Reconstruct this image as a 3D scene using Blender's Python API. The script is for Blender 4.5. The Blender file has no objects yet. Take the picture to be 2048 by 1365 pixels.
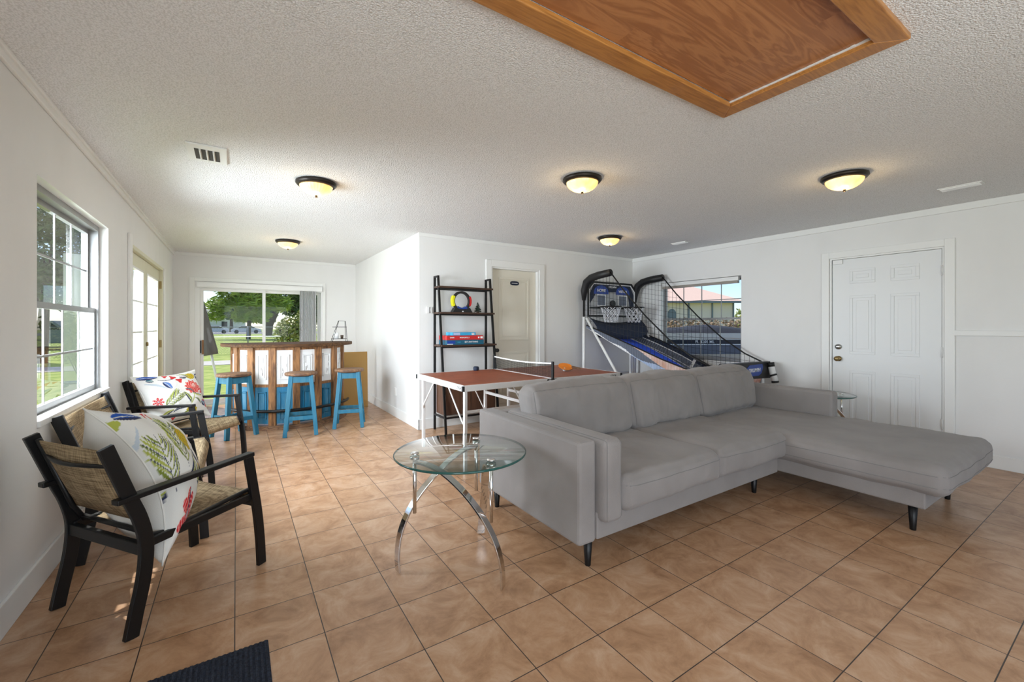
import bpy, math, random
from mathutils import Vector, Matrix, noise
R = math.radians
rnd = random.Random(7)
scn = bpy.context.scene
col = scn.collection

# ------------------------------------------------------------------ camera, sky, sun, exposure
S_ = 0.3175                                # floor tile pitch
CAM_X, CAM_H, YAW = 0.8204, 1.2907, 0.57558
XR, XA, YM, YB, ZC = 6.576, 2.719, 5.035, 8.397, 2.445
YF = -2.7                                  # rear wall, behind the camera
cd = bpy.data.cameras.new('camera'); cam = bpy.data.objects.new('camera', cd); col.objects.link(cam)
cam.location = (CAM_X, 0, CAM_H); cam.rotation_euler = (R(90), 0, -YAW)
cd.sensor_width = 36; cd.lens = 850.28 / 2048 * 36; cd.shift_y = -30.8 / 2048; cd.clip_start = .02; cd.clip_end = 600
scn.camera = cam
scn.view_settings.view_transform = 'Standard'; scn.view_settings.look = 'None'
scn.view_settings.gamma = 1; scn.view_settings.use_curve_mapping = False
scn.view_settings.exposure = 0.32
w = bpy.data.worlds.new('world'); scn.world = w; w.use_nodes = True
nt = w.node_tree; bg = nt.nodes['Background']
sky = nt.nodes.new('ShaderNodeTexSky'); sky.sky_type = 'NISHITA'; sky.sun_disc = False
sky.sun_elevation = R(50); sky.sun_rotation = R(-30); sky.dust_density = .6; sky.ozone_density = 2.5; sky.air_density = .8
nt.links.new(sky.outputs[0], bg.inputs[0]); bg.inputs[1].default_value = 0.18
sd = bpy.data.lights.new('sun', 'SUN'); sun = bpy.data.objects.new('sun', sd); col.objects.link(sun)
sd.energy = 4.6; sd.angle = R(.6); sd.color = (1, .96, .9)
sun.rotation_euler = Vector((.45, -.70, -1.05)).to_track_quat('-Z', 'Y').to_euler(); sun.location = (-5, 12, 12)
def window_light(name, loc, rot, sx, sy, e, c=(.93, .96, 1)):
    l = bpy.data.lights.new(name, 'AREA'); l.shape = 'RECTANGLE'; l.size = sx; l.size_y = sy; l.energy = e; l.color = c
    o = bpy.data.objects.new(name, l); col.objects.link(o); o.location = loc; o.rotation_euler = rot
    return o
# added fill lamps: left openings, turned away from the camera, and unseen rear openings
l1 = window_light('left_window_fill', (-.36, 3.72, 1.40), (R(72), 0, R(-90 + 25)), 1.5, 1.2, 128, (.84, .92, 1)); l1.data.spread = R(135)
l2 = window_light('french_door_fill', (-.42, 6.28, 1.0), (R(76), 0, R(-90 + 18)), 2.1, 1.8, 82, (.90, .95, 1)); l2.data.spread = R(145)
window_light('rear_fill', (1.5, YF - .02, 1.25), (R(120), 0, 0), 2.2, 1.9, 64, (.88, .94, 1))
window_light('side_fill', (-.05, -1.2, 1.35), (R(102), 0, R(-90)), 1.7, 1.5, 58, (.86, .93, 1))
for loc, rot, sx, sy in (((-.2, 3.72, 1.42), (R(90), 0, R(-90)), 1.4, 1.3), ((-.2, 6.28, 1.0), (R(90), 0, R(-90)), 2.1, 2.0),
                         ((1.2, YB + .2, 1.0), (R(90), 0, R(180)), 1.9, 2.0), ((XR + .2, 3.8, 1.4), (R(90), 0, R(90)), 1.3, 1.2)):
    o = window_light('window_portal', loc, rot, sx, sy, 1); o.data.cycles.is_portal = True

# ------------------------------------------------------------------ materials
def MAT(name, c=(.8, .8, .8), rough=.5, metal=0, c2=None, scale=8, stretch=(1, 1, 1), bump=0, bscale=60, bstretch=(1, 1, 1),
        emit=None, estr=0, spec=.5, detail=6, lo=.35, hi=.65, coat=0, distort=0, sheen=0):
    m = bpy.data.materials.new(name); m.use_nodes = True; t = m.node_tree; p = t.nodes['Principled BSDF']
    p.inputs['Base Color'].default_value = (*c, 1); p.inputs['Roughness'].default_value = rough; p.inputs['Metallic'].default_value = metal
    p.inputs['Specular IOR Level'].default_value = spec; p.inputs['Coat Weight'].default_value = coat
    if sheen: p.inputs['Sheen Weight'].default_value = sheen
    def vec(s):
        tc = t.nodes.new('ShaderNodeTexCoord'); mp = t.nodes.new('ShaderNodeMapping'); mp.inputs['Scale'].default_value = s
        t.links.new(tc.outputs['Object'], mp.inputs[0]); return mp.outputs[0]
    if c2:
        n = t.nodes.new('ShaderNodeTexNoise'); n.inputs['Scale'].default_value = scale; n.inputs['Detail'].default_value = detail
        n.inputs['Distortion'].default_value = distort
        t.links.new(vec(stretch), n.inputs['Vector'])
        r = t.nodes.new('ShaderNodeValToRGB'); r.color_ramp.elements[0].position = lo; r.color_ramp.elements[1].position = hi
        r.color_ramp.elements[0].color = (*c, 1); r.color_ramp.elements[1].color = (*c2, 1)
        t.links.new(n.outputs['Fac'], r.inputs[0]); t.links.new(r.outputs[0], p.inputs['Base Color'])
    if bump:
        n = t.nodes.new('ShaderNodeTexNoise'); n.inputs['Scale'].default_value = bscale; n.inputs['Detail'].default_value = 4
        t.links.new(vec(bstretch), n.inputs['Vector'])
        b = t.nodes.new('ShaderNodeBump'); b.inputs['Strength'].default_value = bump; b.inputs['Distance'].default_value = .01
        t.links.new(n.outputs['Fac'], b.inputs['Height']); t.links.new(b.outputs[0], p.inputs['Normal'])
    if emit: p.inputs['Emission Color'].default_value = (*emit, 1); p.inputs['Emission Strength'].default_value = estr
    return m
M = {}
M['wall'] = MAT('wall_paint', (.775, .77, .755), .55, c2=(.71, .705, .69), scale=1.3, stretch=(1, 1, .5), lo=.45, hi=.75, bump=.08, bscale=30)
M['trim'] = MAT('white_trim', (.80, .80, .78), .4)
M['white'] = MAT('white_enamel', (.80, .80, .79), .35)
M['door_white'] = MAT('white_door_paint', (.76, .77, .77), .4)
M['door_cream'] = MAT('cream_door_paint', (.72, .68, .58), .45)
M['french'] = MAT('yellowish_cream_paint', (.68, .66, .50), .45)
M['black'] = MAT('black_metal', (.006, .006, .0065), .38, spec=.35)
M['blackp'] = MAT('black_plastic', (.01, .01, .011), .5)
M['darkbronze'] = MAT('dark_bronze', (.03, .024, .02), .4, metal=.6)
M['brass'] = MAT('aged_brass', (.30, .22, .10), .4, metal=.9)
M['chrome'] = MAT('chrome', (.78, .78, .78), .08, metal=1)
M['satin'] = MAT('satin_metal', (.5, .5, .48), .3, metal=1)
M['alu'] = MAT('window_aluminium', (.27, .27, .27), .4, metal=.4)
M['blackrubber'] = MAT('black_rubber', (.02, .02, .02), .8)
M['sofa'] = MAT('grey_sofa_fabric', (.225, .205, .195), .95, c2=(.285, .262, .25), scale=3, lo=.3, hi=.7, bump=.25, bscale=350, sheen=.15)
M['piping'] = MAT('grey_piping', (.20, .19, .185), .95)
M['oak'] = MAT('golden_oak', (.50, .22, .055), .4, c2=(.30, .115, .025), scale=6, stretch=(1.2, 14, 14), lo=.4, hi=.75, distort=.6, coat=.2)
M['rustic'] = MAT('rustic_brown_wood', (.36, .165, .055), .6, c2=(.10, .04, .013), scale=5, stretch=(6, 6, .9), lo=.35, hi=.7, distort=1.2, bump=.3, bscale=40)
M['rustic_h'] = MAT('weathered_wood', (.28, .15, .075), .6, c2=(.08, .04, .025), scale=6, stretch=(1, 8, 8), lo=.35, hi=.7, distort=1, bump=.3, bscale=40)
M['bartop'] = MAT('dark_bar_top_wood', (.14, .07, .03), .65, spec=.15, c2=(.04, .02, .012), scale=6, stretch=(1, 8, 8), lo=.35, hi=.7, distort=1)
M['barwhite'] = MAT('distressed_white_paint', (.78, .78, .77), .6, c2=(.30, .24, .18), scale=9, stretch=(3, 3, 1), lo=.70, hi=.76)
M['barblue'] = MAT('worn_blue_paint', (.006, .17, .32), .55, c2=(.09, .23, .32), scale=7, stretch=(5, 5, .7), lo=.45, hi=.75, bump=.15)
M['stoolblue'] = MAT('turquoise_stool_paint', (.006, .135, .235), .5, c2=(.05, .19, .27), scale=6, stretch=(5, 5, .8), lo=.4, hi=.8)
M['walnut'] = MAT('dark_walnut_board', (.075, .035, .02), .45, c2=(.035, .017, .011), scale=5, stretch=(1, 10, 10), lo=.35, hi=.7)
M['walnut_v'] = MAT('brown_cabinet_board', (.12, .055, .03), .45, c2=(.06, .028, .016), scale=5, stretch=(8, 8, .7), lo=.35, hi=.7)
M['cardboard'] = MAT('tan_board', (.48, .28, .085), .7)
M['orange'] = MAT('orange_rubber', (.80, .22, .01), .6)
M['blue'] = MAT('royal_blue_fabric', (.002, .085, .85), .6)
M['navy'] = MAT('dark_navy_fabric', (.012, .02, .045), .8)
M['greyfab'] = MAT('grey_print_fabric', (.13, .15, .20), .7)
M['paleblue'] = MAT('pale_blue_fabric', (.42, .52, .72), .7)
M['peach'] = MAT('peach_print_fabric', (.62, .36, .27), .7, c2=(.75, .62, .58), scale=7, lo=.4, hi=.7)
M['orangefab'] = MAT('burnt_orange_fabric', (.50, .17, .09), .7, c2=(.6, .45, .4), scale=9, lo=.45, hi=.7)
M['clearboard'] = MAT('printed_backboard', (.33, .33, .34), .3)
M['bluepaint'] = MAT('blue_print', (.01, .05, .30), .4)
M['whitestring'] = MAT('white_cord', (.75, .75, .78), .7)
M['netblack'] = MAT('black_netting', (.015, .015, .016), .8)
M['red'] = MAT('red_print', (.55, .02, .02), .4)
M['teal'] = MAT('teal_print', (.01, .10, .17), .4)
M['lightblue'] = MAT('light_blue_print', (.04, .36, .62), .4)
M['yellow'] = MAT('yellow_plastic', (.80, .75, .01), .4)
M['textwhite'] = MAT('white_lettering', (.85, .85, .86), .5)
M['textblack'] = MAT('black_lettering', (.02, .02, .02), .5)
M['mat'] = MAT('navy_ribbed_carpet', (.008, .011, .022), .95, c2=(.02, .03, .055), scale=90, bump=.6, bscale=200)
M['blind'] = MAT('beige_blind', (.50, .45, .40), .6)
M['vinyl'] = MAT('grey_white_blind_slat', (.62, .62, .63), .6)
M['umbrella'] = MAT('grey_brown_umbrella_canvas', (.15, .135, .135), .9)
M['grass'] = MAT('lawn', (.20, .29, .04), .95, c2=(.38, .42, .11), scale=3, detail=12, lo=.35, hi=.65, bump=.6, bscale=30)
M['concrete'] = MAT('pale_concrete', (.55, .52, .47), .9, c2=(.46, .44, .40), scale=4)
M['asphalt'] = MAT('grey_asphalt', (.22, .22, .24), .9)
M['bark'] = MAT('brown_bark', (.10, .07, .05), .95, c2=(.05, .035, .025), scale=8, stretch=(3, 3, .6), bump=.6)
M['leafdark'] = MAT('dark_green_leaves', (.05, .10, .025), .6, c2=(.15, .22, .07), scale=1.5)
M['leaflight'] = MAT('yellow_green_leaves', (.20, .32, .03), .6, c2=(.42, .50, .08), scale=1.2)
M['leafbush'] = MAT('mixed_green_yellow_leaves', (.10, .20, .03), .6, c2=(.50, .45, .14), scale=6)
M['hedge'] = MAT('reddish_brown_hedge_leaves', (.24, .14, .08), .8, c2=(.42, .34, .22), scale=5)
M['stucco'] = MAT('beige_stucco', (.70, .60, .61), .9)
M['stuccowhite'] = MAT('white_stucco', (.75, .75, .73), .9)
M['salmonroof'] = MAT('salmon_roof_tiles', (.74, .53, .43), .8, c2=(.68, .48, .40), scale=20)
M['carwhite'] = MAT('white_car_paint', (.75, .76, .78), .25)
M['cargrey'] = MAT('silver_car_paint', (.25, .27, .30), .25)
M['glassdark'] = MAT('dark_vehicle_glass', (.02, .03, .04), .08)
M['boatwhite'] = MAT('cream_gelcoat', (.72, .66, .56), .3)
M['boatblack'] = MAT('black_gelcoat', (.02, .025, .04), .25)
M['boatgrey'] = MAT('slate_gelcoat', (.12, .15, .21), .3)
M['cover'] = MAT('black_tarpaulin', (.016, .018, .027), .8, bump=.4, bscale=4)
M['galv'] = MAT('galvanised_steel', (.30, .31, .32), .4, metal=.7)
M['pot'] = MAT('brown_pot', (.06, .035, .02), .6)
M['pine'] = MAT('dark_pine_green', (.01, .022, .012), .8)
M['plasticgrey'] = MAT('vent_dark_slot', (.06, .055, .05), .8)

def glass_mat(name, tint, gloss=.08, rough=0.0):
    m = bpy.data.materials.new(name); m.use_nodes = True; t = m.node_tree; t.nodes.clear()
    o = t.nodes.new('ShaderNodeOutputMaterial'); mx = t.nodes.new('ShaderNodeMixShader')
    tr = t.nodes.new('ShaderNodeBsdfTransparent'); tr.inputs[0].default_value = (*tint, 1)
    g = t.nodes.new('ShaderNodeBsdfGlossy'); g.inputs['Roughness'].default_value = rough
    lw = t.nodes.new('ShaderNodeLayerWeight'); lw.inputs[0].default_value = .5
    pw = t.nodes.new('ShaderNodeMath'); pw.operation = 'POWER'; pw.inputs[1].default_value = 4
    fr = t.nodes.new('ShaderNodeMath'); fr.operation = 'MULTIPLY_ADD'; fr.inputs[1].default_value = .85; fr.inputs[2].default_value = gloss
    t.links.new(lw.outputs['Facing'], pw.inputs[0]); t.links.new(pw.outputs[0], fr.inputs[0])
    t.links.new(fr.outputs[0], mx.inputs[0]); t.links.new(tr.outputs[0], mx.inputs[1]); t.links.new(g.outputs[0], mx.inputs[2])
    t.links.new(mx.outputs[0], o.inputs[0]); return m
M['pane'] = glass_mat('window_glass', (.95, .965, .965), .012)
M['tableglass'] = glass_mat('clear_table_glass', (.93, .97, .955), .04)
def sheer():
    m = bpy.data.materials.new('white_sheer_slats'); m.use_nodes = True; t = m.node_tree; p = t.nodes['Principled BSDF']; p.inputs['Base Color'].default_value = (.85, .86, .84, 1); p.inputs['Roughness'].default_value = .8
    tr = t.nodes.new('ShaderNodeBsdfTranslucent'); tr.inputs[0].default_value = (.85, .87, .85, 1); mx = t.nodes.new('ShaderNodeMixShader'); mx.inputs[0].default_value = .6
    t.links.new(p.outputs[0], mx.inputs[1]); t.links.new(tr.outputs[0], mx.inputs[2]); t.links.new(mx.outputs[0], t.nodes['Material Output'].inputs[0]); return m
M['sheer'] = sheer()
M['glassedge'] = MAT('green_glass_edge', (.02, .09, .08), .1)

def tile_mat():
    m = bpy.data.materials.new('marbled_beige_floor_tile'); m.use_nodes = True; t = m.node_tree; p = t.nodes['Principled BSDF']
    tc = t.nodes.new('ShaderNodeTexCoord'); mp = t.nodes.new('ShaderNodeMapping')
    mp.inputs['Location'].default_value = (-4.5688 * S_ + 12 * S_ - .0, -6.071 * S_ + 12 * S_, 0)
    t.links.new(tc.outputs['Object'], mp.inputs[0])
    br = t.nodes.new('ShaderNodeTexBrick'); br.offset = 0; br.squash = 1
    br.inputs['Scale'].default_value = 1; br.inputs['Brick Width'].default_value = S_; br.inputs['Row Height'].default_value = S_
    br.inputs['Mortar Size'].default_value = .0022; br.inputs['Mortar Smooth'].default_value = .2; br.inputs['Bias'].default_value = 0
    br.inputs['Color1'].default_value = (0, 0, 0, 1); br.inputs['Color2'].default_value = (1, 1, 1, 1)
    t.links.new(mp.outputs[0], br.inputs['Vector'])
    n = t.nodes.new('ShaderNodeTexNoise'); n.inputs['Scale'].default_value = 5.5; n.inputs['Detail'].default_value = 14
    n.inputs['Roughness'].default_value = .7; n.inputs['Distortion'].default_value = .55
    ad = t.nodes.new('ShaderNodeVectorMath'); ad.operation = 'ADD'
    sc = t.nodes.new('ShaderNodeVectorMath'); sc.operation = 'SCALE'; sc.inputs['Scale'].default_value = 5
    t.links.new(br.outputs['Color'], sc.inputs[0]); t.links.new(mp.outputs[0], ad.inputs[0]); t.links.new(sc.outputs[0], ad.inputs[1])
    t.links.new(ad.outputs[0], n.inputs['Vector'])
    r = t.nodes.new('ShaderNodeValToRGB'); e = r.color_ramp.elements
    e[0].position = .28; e[0].color = (.27, .13, .06, 1); e[1].position = .74; e[1].color = (.62, .43, .295, 1)
    e2 = r.color_ramp.elements.new(.5); e2.color = (.47, .275, .155, 1)
    t.links.new(n.outputs['Fac'], r.inputs[0])
    mx = t.nodes.new('ShaderNodeMixRGB'); mx.inputs['Color2'].default_value = (.045, .032, .026, 1)
    t.links.new(br.outputs['Fac'], mx.inputs['Fac']); t.links.new(r.outputs[0], mx.inputs['Color1'])
    t.links.new(mx.outputs[0], p.inputs['Base Color'])
    p.inputs['Roughness'].default_value = .32; p.inputs['Specular IOR Level'].default_value = .45
    b = t.nodes.new('ShaderNodeBump'); b.inputs['Strength'].default_value = .5; b.inputs['Distance'].default_value = .002; b.invert = True
    t.links.new(br.outputs['Fac'], b.inputs['Height'])
    b2 = t.nodes.new('ShaderNodeBump'); b2.inputs['Strength'].default_value = .12; b2.inputs['Distance'].default_value = .004
    t.links.new(n.outputs['Fac'], b2.inputs['Height']); t.links.new(b.outputs[0], b2.inputs['Normal'])
    t.links.new(b2.outputs[0], p.inputs['Normal'])
    return m
M['tile'] = tile_mat()

def popcorn():
    m = bpy.data.materials.new('popcorn_ceiling'); m.use_nodes = True; t = m.node_tree; p = t.nodes['Principled BSDF']
    p.inputs['Roughness'].default_value = .95; p.inputs['Specular IOR Level'].default_value = .1
    tc = t.nodes.new('ShaderNodeTexCoord')
    v = t.nodes.new('ShaderNodeTexVoronoi'); v.inputs['Scale'].default_value = 125; v.inputs['Randomness'].default_value = 1
    n = t.nodes.new('ShaderNodeTexNoise'); n.inputs['Scale'].default_value = 240; n.inputs['Detail'].default_value = 3
    t.links.new(tc.outputs['Object'], v.inputs['Vector']); t.links.new(tc.outputs['Object'], n.inputs['Vector'])
    a = t.nodes.new('ShaderNodeMath'); a.operation = 'SUBTRACT'
    t.links.new(n.outputs['Fac'], a.inputs[0]); t.links.new(v.outputs['Distance'], a.inputs[1])
    b = t.nodes.new('ShaderNodeBump'); b.inputs['Strength'].default_value = .55; b.inputs['Distance'].default_value = .010
    t.links.new(a.outputs[0], b.inputs['Height']); t.links.new(b.outputs[0], p.inputs['Normal'])
    r = t.nodes.new('ShaderNodeValToRGB'); r.color_ramp.elements[0].position = -.0; r.color_ramp.elements[1].position = .35
    r.color_ramp.elements[0].color = (.76, .76, .75, 1); r.color_ramp.elements[1].color = (.92, .92, .92, 1)
    a2 = t.nodes.new('ShaderNodeMath'); a2.operation = 'ADD'; a2.inputs[1].default_value = .22
    t.links.new(a.outputs[0], a2.inputs[0]); t.links.new(a2.outputs[0], r.inputs[0]); t.links.new(r.outputs[0], p.inputs['Base Color'])
    return m
M['popcorn'] = popcorn()

def weave(name, c1, c2):
    m = bpy.data.materials.new(name); m.use_nodes = True; t = m.node_tree; p = t.nodes['Principled BSDF']; p.inputs['Roughness'].default_value = .8
    tc = t.nodes.new('ShaderNodeTexCoord')
    a = t.nodes.new('ShaderNodeTexNoise'); a.inputs['Scale'].default_value = 60; a.inputs['Detail'].default_value = 3
    mp = t.nodes.new('ShaderNodeMapping'); mp.inputs['Scale'].default_value = (1, .12, 4); t.links.new(tc.outputs['Object'], mp.inputs[0]); t.links.new(mp.outputs[0], a.inputs['Vector'])
    b = t.nodes.new('ShaderNodeTexNoise'); b.inputs['Scale'].default_value = 60; b.inputs['Detail'].default_value = 3
    mp2 = t.nodes.new('ShaderNodeMapping'); mp2.inputs['Scale'].default_value = (.15, 4, .15); t.links.new(tc.outputs['Object'], mp2.inputs[0]); t.links.new(mp2.outputs[0], b.inputs['Vector'])
    mu = t.nodes.new('ShaderNodeMath'); mu.operation = 'ADD'; t.links.new(a.outputs['Fac'], mu.inputs[0]); t.links.new(b.outputs['Fac'], mu.inputs[1])
    r = t.nodes.new('ShaderNodeValToRGB'); r.color_ramp.elements[0].position = .42; r.color_ramp.elements[1].position = .58
    hf = t.nodes.new('ShaderNodeMath'); hf.operation = 'MULTIPLY'; hf.inputs[1].default_value = .5; t.links.new(mu.outputs[0], hf.inputs[0])
    r.color_ramp.elements[0].color = (*c1, 1); r.color_ramp.elements[1].color = (*c2, 1); t.links.new(hf.outputs[0], r.inputs[0]); t.links.new(r.outputs[0], p.inputs['Base Color'])
    tr = t.nodes.new('ShaderNodeBsdfTranslucent'); t.links.new(r.outputs[0], tr.inputs[0])
    mx = t.nodes.new('ShaderNodeMixShader'); mx.inputs[0].default_value = .35
    o = t.nodes['Material Output']; t.links.new(p.outputs[0], mx.inputs[1]); t.links.new(tr.outputs[0], mx.inputs[2]); t.links.new(mx.outputs[0], o.inputs[0])
    return m
M['sling'] = weave('tan_sling_mesh', (.24, .165, .09), (.62, .48, .29))

def plank_mat(name, c1, c2, pw, ph, streak=(2, 30, 30), rough=.35):
    m = bpy.data.materials.new(name); m.use_nodes = True; t = m.node_tree; p = t.nodes['Principled BSDF']; p.inputs['Roughness'].default_value = rough
    tc = t.nodes.new('ShaderNodeTexCoord')
    br = t.nodes.new('ShaderNodeTexBrick'); br.offset = .37; br.inputs['Scale'].default_value = 1
    br.inputs['Brick Width'].default_value = pw; br.inputs['Row Height'].default_value = ph; br.inputs['Mortar Size'].default_value = .0006
    br.inputs['Color1'].default_value = (0, 0, 0, 1); br.inputs['Color2'].default_value = (1, 1, 1, 1); br.inputs['Mortar'].default_value = (0, 0, 0, 1)
    t.links.new(tc.outputs['Object'], br.inputs['Vector'])
    mp = t.nodes.new('ShaderNodeMapping'); mp.inputs['Scale'].default_value = streak; t.links.new(tc.outputs['Object'], mp.inputs[0])
    sc = t.nodes.new('ShaderNodeVectorMath'); sc.operation = 'SCALE'; sc.inputs['Scale'].default_value = 7
    ad = t.nodes.new('ShaderNodeVectorMath'); ad.operation = 'ADD'
    t.links.new(br.outputs['Color'], sc.inputs[0]); t.links.new(mp.outputs[0], ad.inputs[0]); t.links.new(sc.outputs[0], ad.inputs[1])
    n = t.nodes.new('ShaderNodeTexNoise'); n.inputs['Scale'].default_value = 1; n.inputs['Detail'].default_value = 5; n.inputs['Distortion'].default_value = 1.8
    t.links.new(ad.outputs[0], n.inputs['Vector'])
    wv = t.nodes.new('ShaderNodeMath'); wv.operation = 'SINE'; k = t.nodes.new('ShaderNodeMath'); k.operation = 'MULTIPLY'; k.inputs[1].default_value = 38
    t.links.new(n.outputs['Fac'], k.inputs[0]); t.links.new(k.outputs[0], wv.inputs[0])
    k2 = t.nodes.new('ShaderNodeMath'); k2.operation = 'MULTIPLY_ADD'; k2.inputs[1].default_value = .22; k2.inputs[2].default_value = .35; t.links.new(wv.outputs[0], k2.inputs[0])
    k3 = t.nodes.new('ShaderNodeMath'); k3.operation = 'MULTIPLY_ADD'; k3.inputs[1].default_value = .35; t.links.new(br.outputs['Color'], k3.inputs[0]); t.links.new(k2.outputs[0], k3.inputs[2])
    r = t.nodes.new('ShaderNodeValToRGB'); r.color_ramp.elements[0].color = (*c1, 1); r.color_ramp.elements[1].color = (*c2, 1)
    t.links.new(k3.outputs[0], r.inputs[0]); t.links.new(r.outputs[0], p.inputs['Base Color'])
    return m
M['hatch'] = plank_mat('oak_laminate', (.54, .245, .095), (.25, .085, .028), .9, .19, (1.1, 8, 8))
M['pptop'] = plank_mat('red_brown_plank_top', (.42, .115, .045), (.20, .045, .018), .7, .11, (2, 22, 22), .42); M['pptop'].node_tree.nodes['Principled BSDF'].inputs['Specular IOR Level'].default_value = .2

def shade_mat():
    m = bpy.data.materials.new('lit_amber_glass'); m.use_nodes = True; t = m.node_tree; p = t.nodes['Principled BSDF']
    p.inputs['Base Color'].default_value = (.8, .62, .3, 1); p.inputs['Roughness'].default_value = .3
    tc = t.nodes.new('ShaderNodeTexCoord'); n = t.nodes.new('ShaderNodeTexNoise'); n.inputs['Scale'].default_value = 9
    t.links.new(tc.outputs['Object'], n.inputs['Vector'])
    r = t.nodes.new('ShaderNodeValToRGB'); r.color_ramp.elements[0].position = .35; r.color_ramp.elements[1].position = .7
    r.color_ramp.elements[0].color = (1, .50, .13, 1); r.color_ramp.elements[1].color = (1, .82, .45, 1)
    t.links.new(n.outputs['Fac'], r.inputs[0]); t.links.new(r.outputs[0], p.inputs['Emission Color']); p.inputs['Emission Strength'].default_value = 1.1
    return m
M['shade'] = shade_mat()

# ------------------------------------------------------------------ mesh helpers
class MB:
    def __init__(s): s.v = []; s.f = []; s.m = []; s.mi = 0; s.sm = []; s.smooth = False
    def add(s, vs, fs):
        n = len(s.v); s.v += [tuple(x) for x in vs]
        for f in fs: s.f.append([n + i for i in f]); s.m.append(s.mi); s.sm.append(s.smooth)
        return s
    def box(s, a, b):
        x0, x1 = sorted((a[0], b[0])); y0, y1 = sorted((a[1], b[1])); z0, z1 = sorted((a[2], b[2]))
        return s.add([(x0, y0, z0), (x1, y0, z0), (x1, y1, z0), (x0, y1, z0), (x0, y0, z1), (x1, y0, z1), (x1, y1, z1), (x0, y1, z1)],
                     [(0, 3, 2, 1), (4, 5, 6, 7), (0, 1, 5, 4), (1, 2, 6, 5), (2, 3, 7, 6), (3, 0, 4, 7)])
    def cbox(s, c, d): return s.box([c[i] - d[i] / 2 for i in range(3)], [c[i] + d[i] / 2 for i in range(3)])
    def bar(s, p, q, wd, h, up=(0, 0, 1)):
        p, q = Vector(p), Vector(q); d = (q - p).normalized(); u = Vector(up)
        if abs(d.dot(u)) > .98: u = Vector((1, 0, 0))
        sd_ = d.cross(u).normalized(); u = sd_.cross(d).normalized(); vs = []
        for e in (p, q):
            for a, b in ((-1, -1), (1, -1), (1, 1), (-1, 1)): vs.append(e + sd_ * a * wd / 2 + u * b * h / 2)
        return s.add(vs, [(0, 3, 2, 1), (4, 5, 6, 7), (0, 1, 5, 4), (1, 2, 6, 5), (2, 3, 7, 6), (3, 0, 4, 7)])
    def sweep(s, pts, wd, h, side=None):          # rectangular section along a path; side = fixed width direction
        pts = [Vector(p) for p in pts]; n = len(pts); vs = []
        for i, p in enumerate(pts):
            d = (pts[min(i + 1, n - 1)] - pts[max(i - 1, 0)]).normalized()
            sd_ = Vector(side).normalized() if side else d.cross(Vector((0, 0, 1))).normalized()
            u = sd_.cross(d).normalized()
            for a, b in ((-1, -1), (1, -1), (1, 1), (-1, 1)): vs.append(p + sd_ * a * wd / 2 + u * b * h / 2)
        fs = [(0, 1, 2, 3), tuple(4 * (n - 1) + k for k in (3, 2, 1, 0))]
        for i in range(n - 1):
            for k in range(4): fs.append((4 * i + k, 4 * i + 4 + k, 4 * i + 4 + (k + 1) % 4, 4 * i + (k + 1) % 4))
        return s.add(vs, fs)
    def tube(s, pts, r, n=10, closed=False, caps=True):
        pts = [Vector(p) for p in pts]; N = len(pts); rs = r if isinstance(r, (list, tuple)) else [r] * N
        vs = []; prev = None
        for i, p in enumerate(pts):
            if closed: d = pts[(i + 1) % N] - pts[i - 1]
            else: d = pts[min(i + 1, N - 1)] - pts[max(i - 1, 0)]
            d.normalize()
            if prev is None:
                u = d.cross(Vector((0, 0, 1)));  u = u if u.length > .1 else d.cross(Vector((1, 0, 0)))
            else: u = prev - d * prev.dot(d)
            u.normalize(); prev = u; w_ = d.cross(u)
            for k in range(n):
                a = 2 * math.pi * k / n; vs.append(p + (u * math.cos(a) + w_ * math.sin(a)) * rs[i])
        fs = []
        for i in range(N if closed else N - 1):
            j = (i + 1) % N
            for k in range(n): fs.append((i * n + k, i * n + (k + 1) % n, j * n + (k + 1) % n, j * n + k))
        if not closed and caps: fs += [tuple(range(n))[::-1], tuple((N - 1) * n + k for k in range(n))]
        o = s.smooth; s.smooth = n > 5; s.add(vs, fs); s.smooth = o; return s
    def lathe(s, prof, c=(0, 0, 0), n=32, rib=0, nrib=24):
        vs = []; P = len(prof)
        for k in range(n):
            a = 2 * math.pi * k / n
            for r, z in prof:
                rr = r * (1 + rib * math.cos(a * nrib)); vs.append((c[0] + rr * math.cos(a), c[1] + rr * math.sin(a), c[2] + z))
        fs = []
        for k in range(n):
            j = (k + 1) % n
            for i in range(P - 1): fs.append((k * P + i, j * P + i, j * P + i + 1, k * P + i + 1))
        o = s.smooth; s.smooth = True; s.add(vs, fs); s.smooth = o; return s
    def prism(s, poly, f0, f1):       # poly list of 2d points; f0,f1 map (u,v)->3d for both ends
        n = len(poly); vs = [f0(*p) for p in poly] + [f1(*p) for p in poly]
        return s.add(vs, [tuple(range(n))[::-1], tuple(range(n, 2 * n))] + [(i, (i + 1) % n, n + (i + 1) % n, n + i) for i in range(n)])
    def ball(s, c, r, n=14, m=10):
        pr = [(max(.0001, math.sin(math.pi * i / m)), -math.cos(math.pi * i / m)) for i in range(m + 1)]
        rr = r if isinstance(r, (tuple, list)) else (r, r, r)
        vs = []; P = len(pr)
        for k in range(n):
            a = 2 * math.pi * k / n
            for q, z in pr: vs.append((c[0] + rr[0] * q * math.cos(a), c[1] + rr[1] * q * math.sin(a), c[2] + rr[2] * z))
        fs = [(k * P + i, ((k + 1) % n) * P + i, ((k + 1) % n) * P + i + 1, k * P + i + 1) for k in range(n) for i in range(P - 1)]
        o = s.smooth; s.smooth = True; s.add(vs, fs); s.smooth = o; return s
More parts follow.
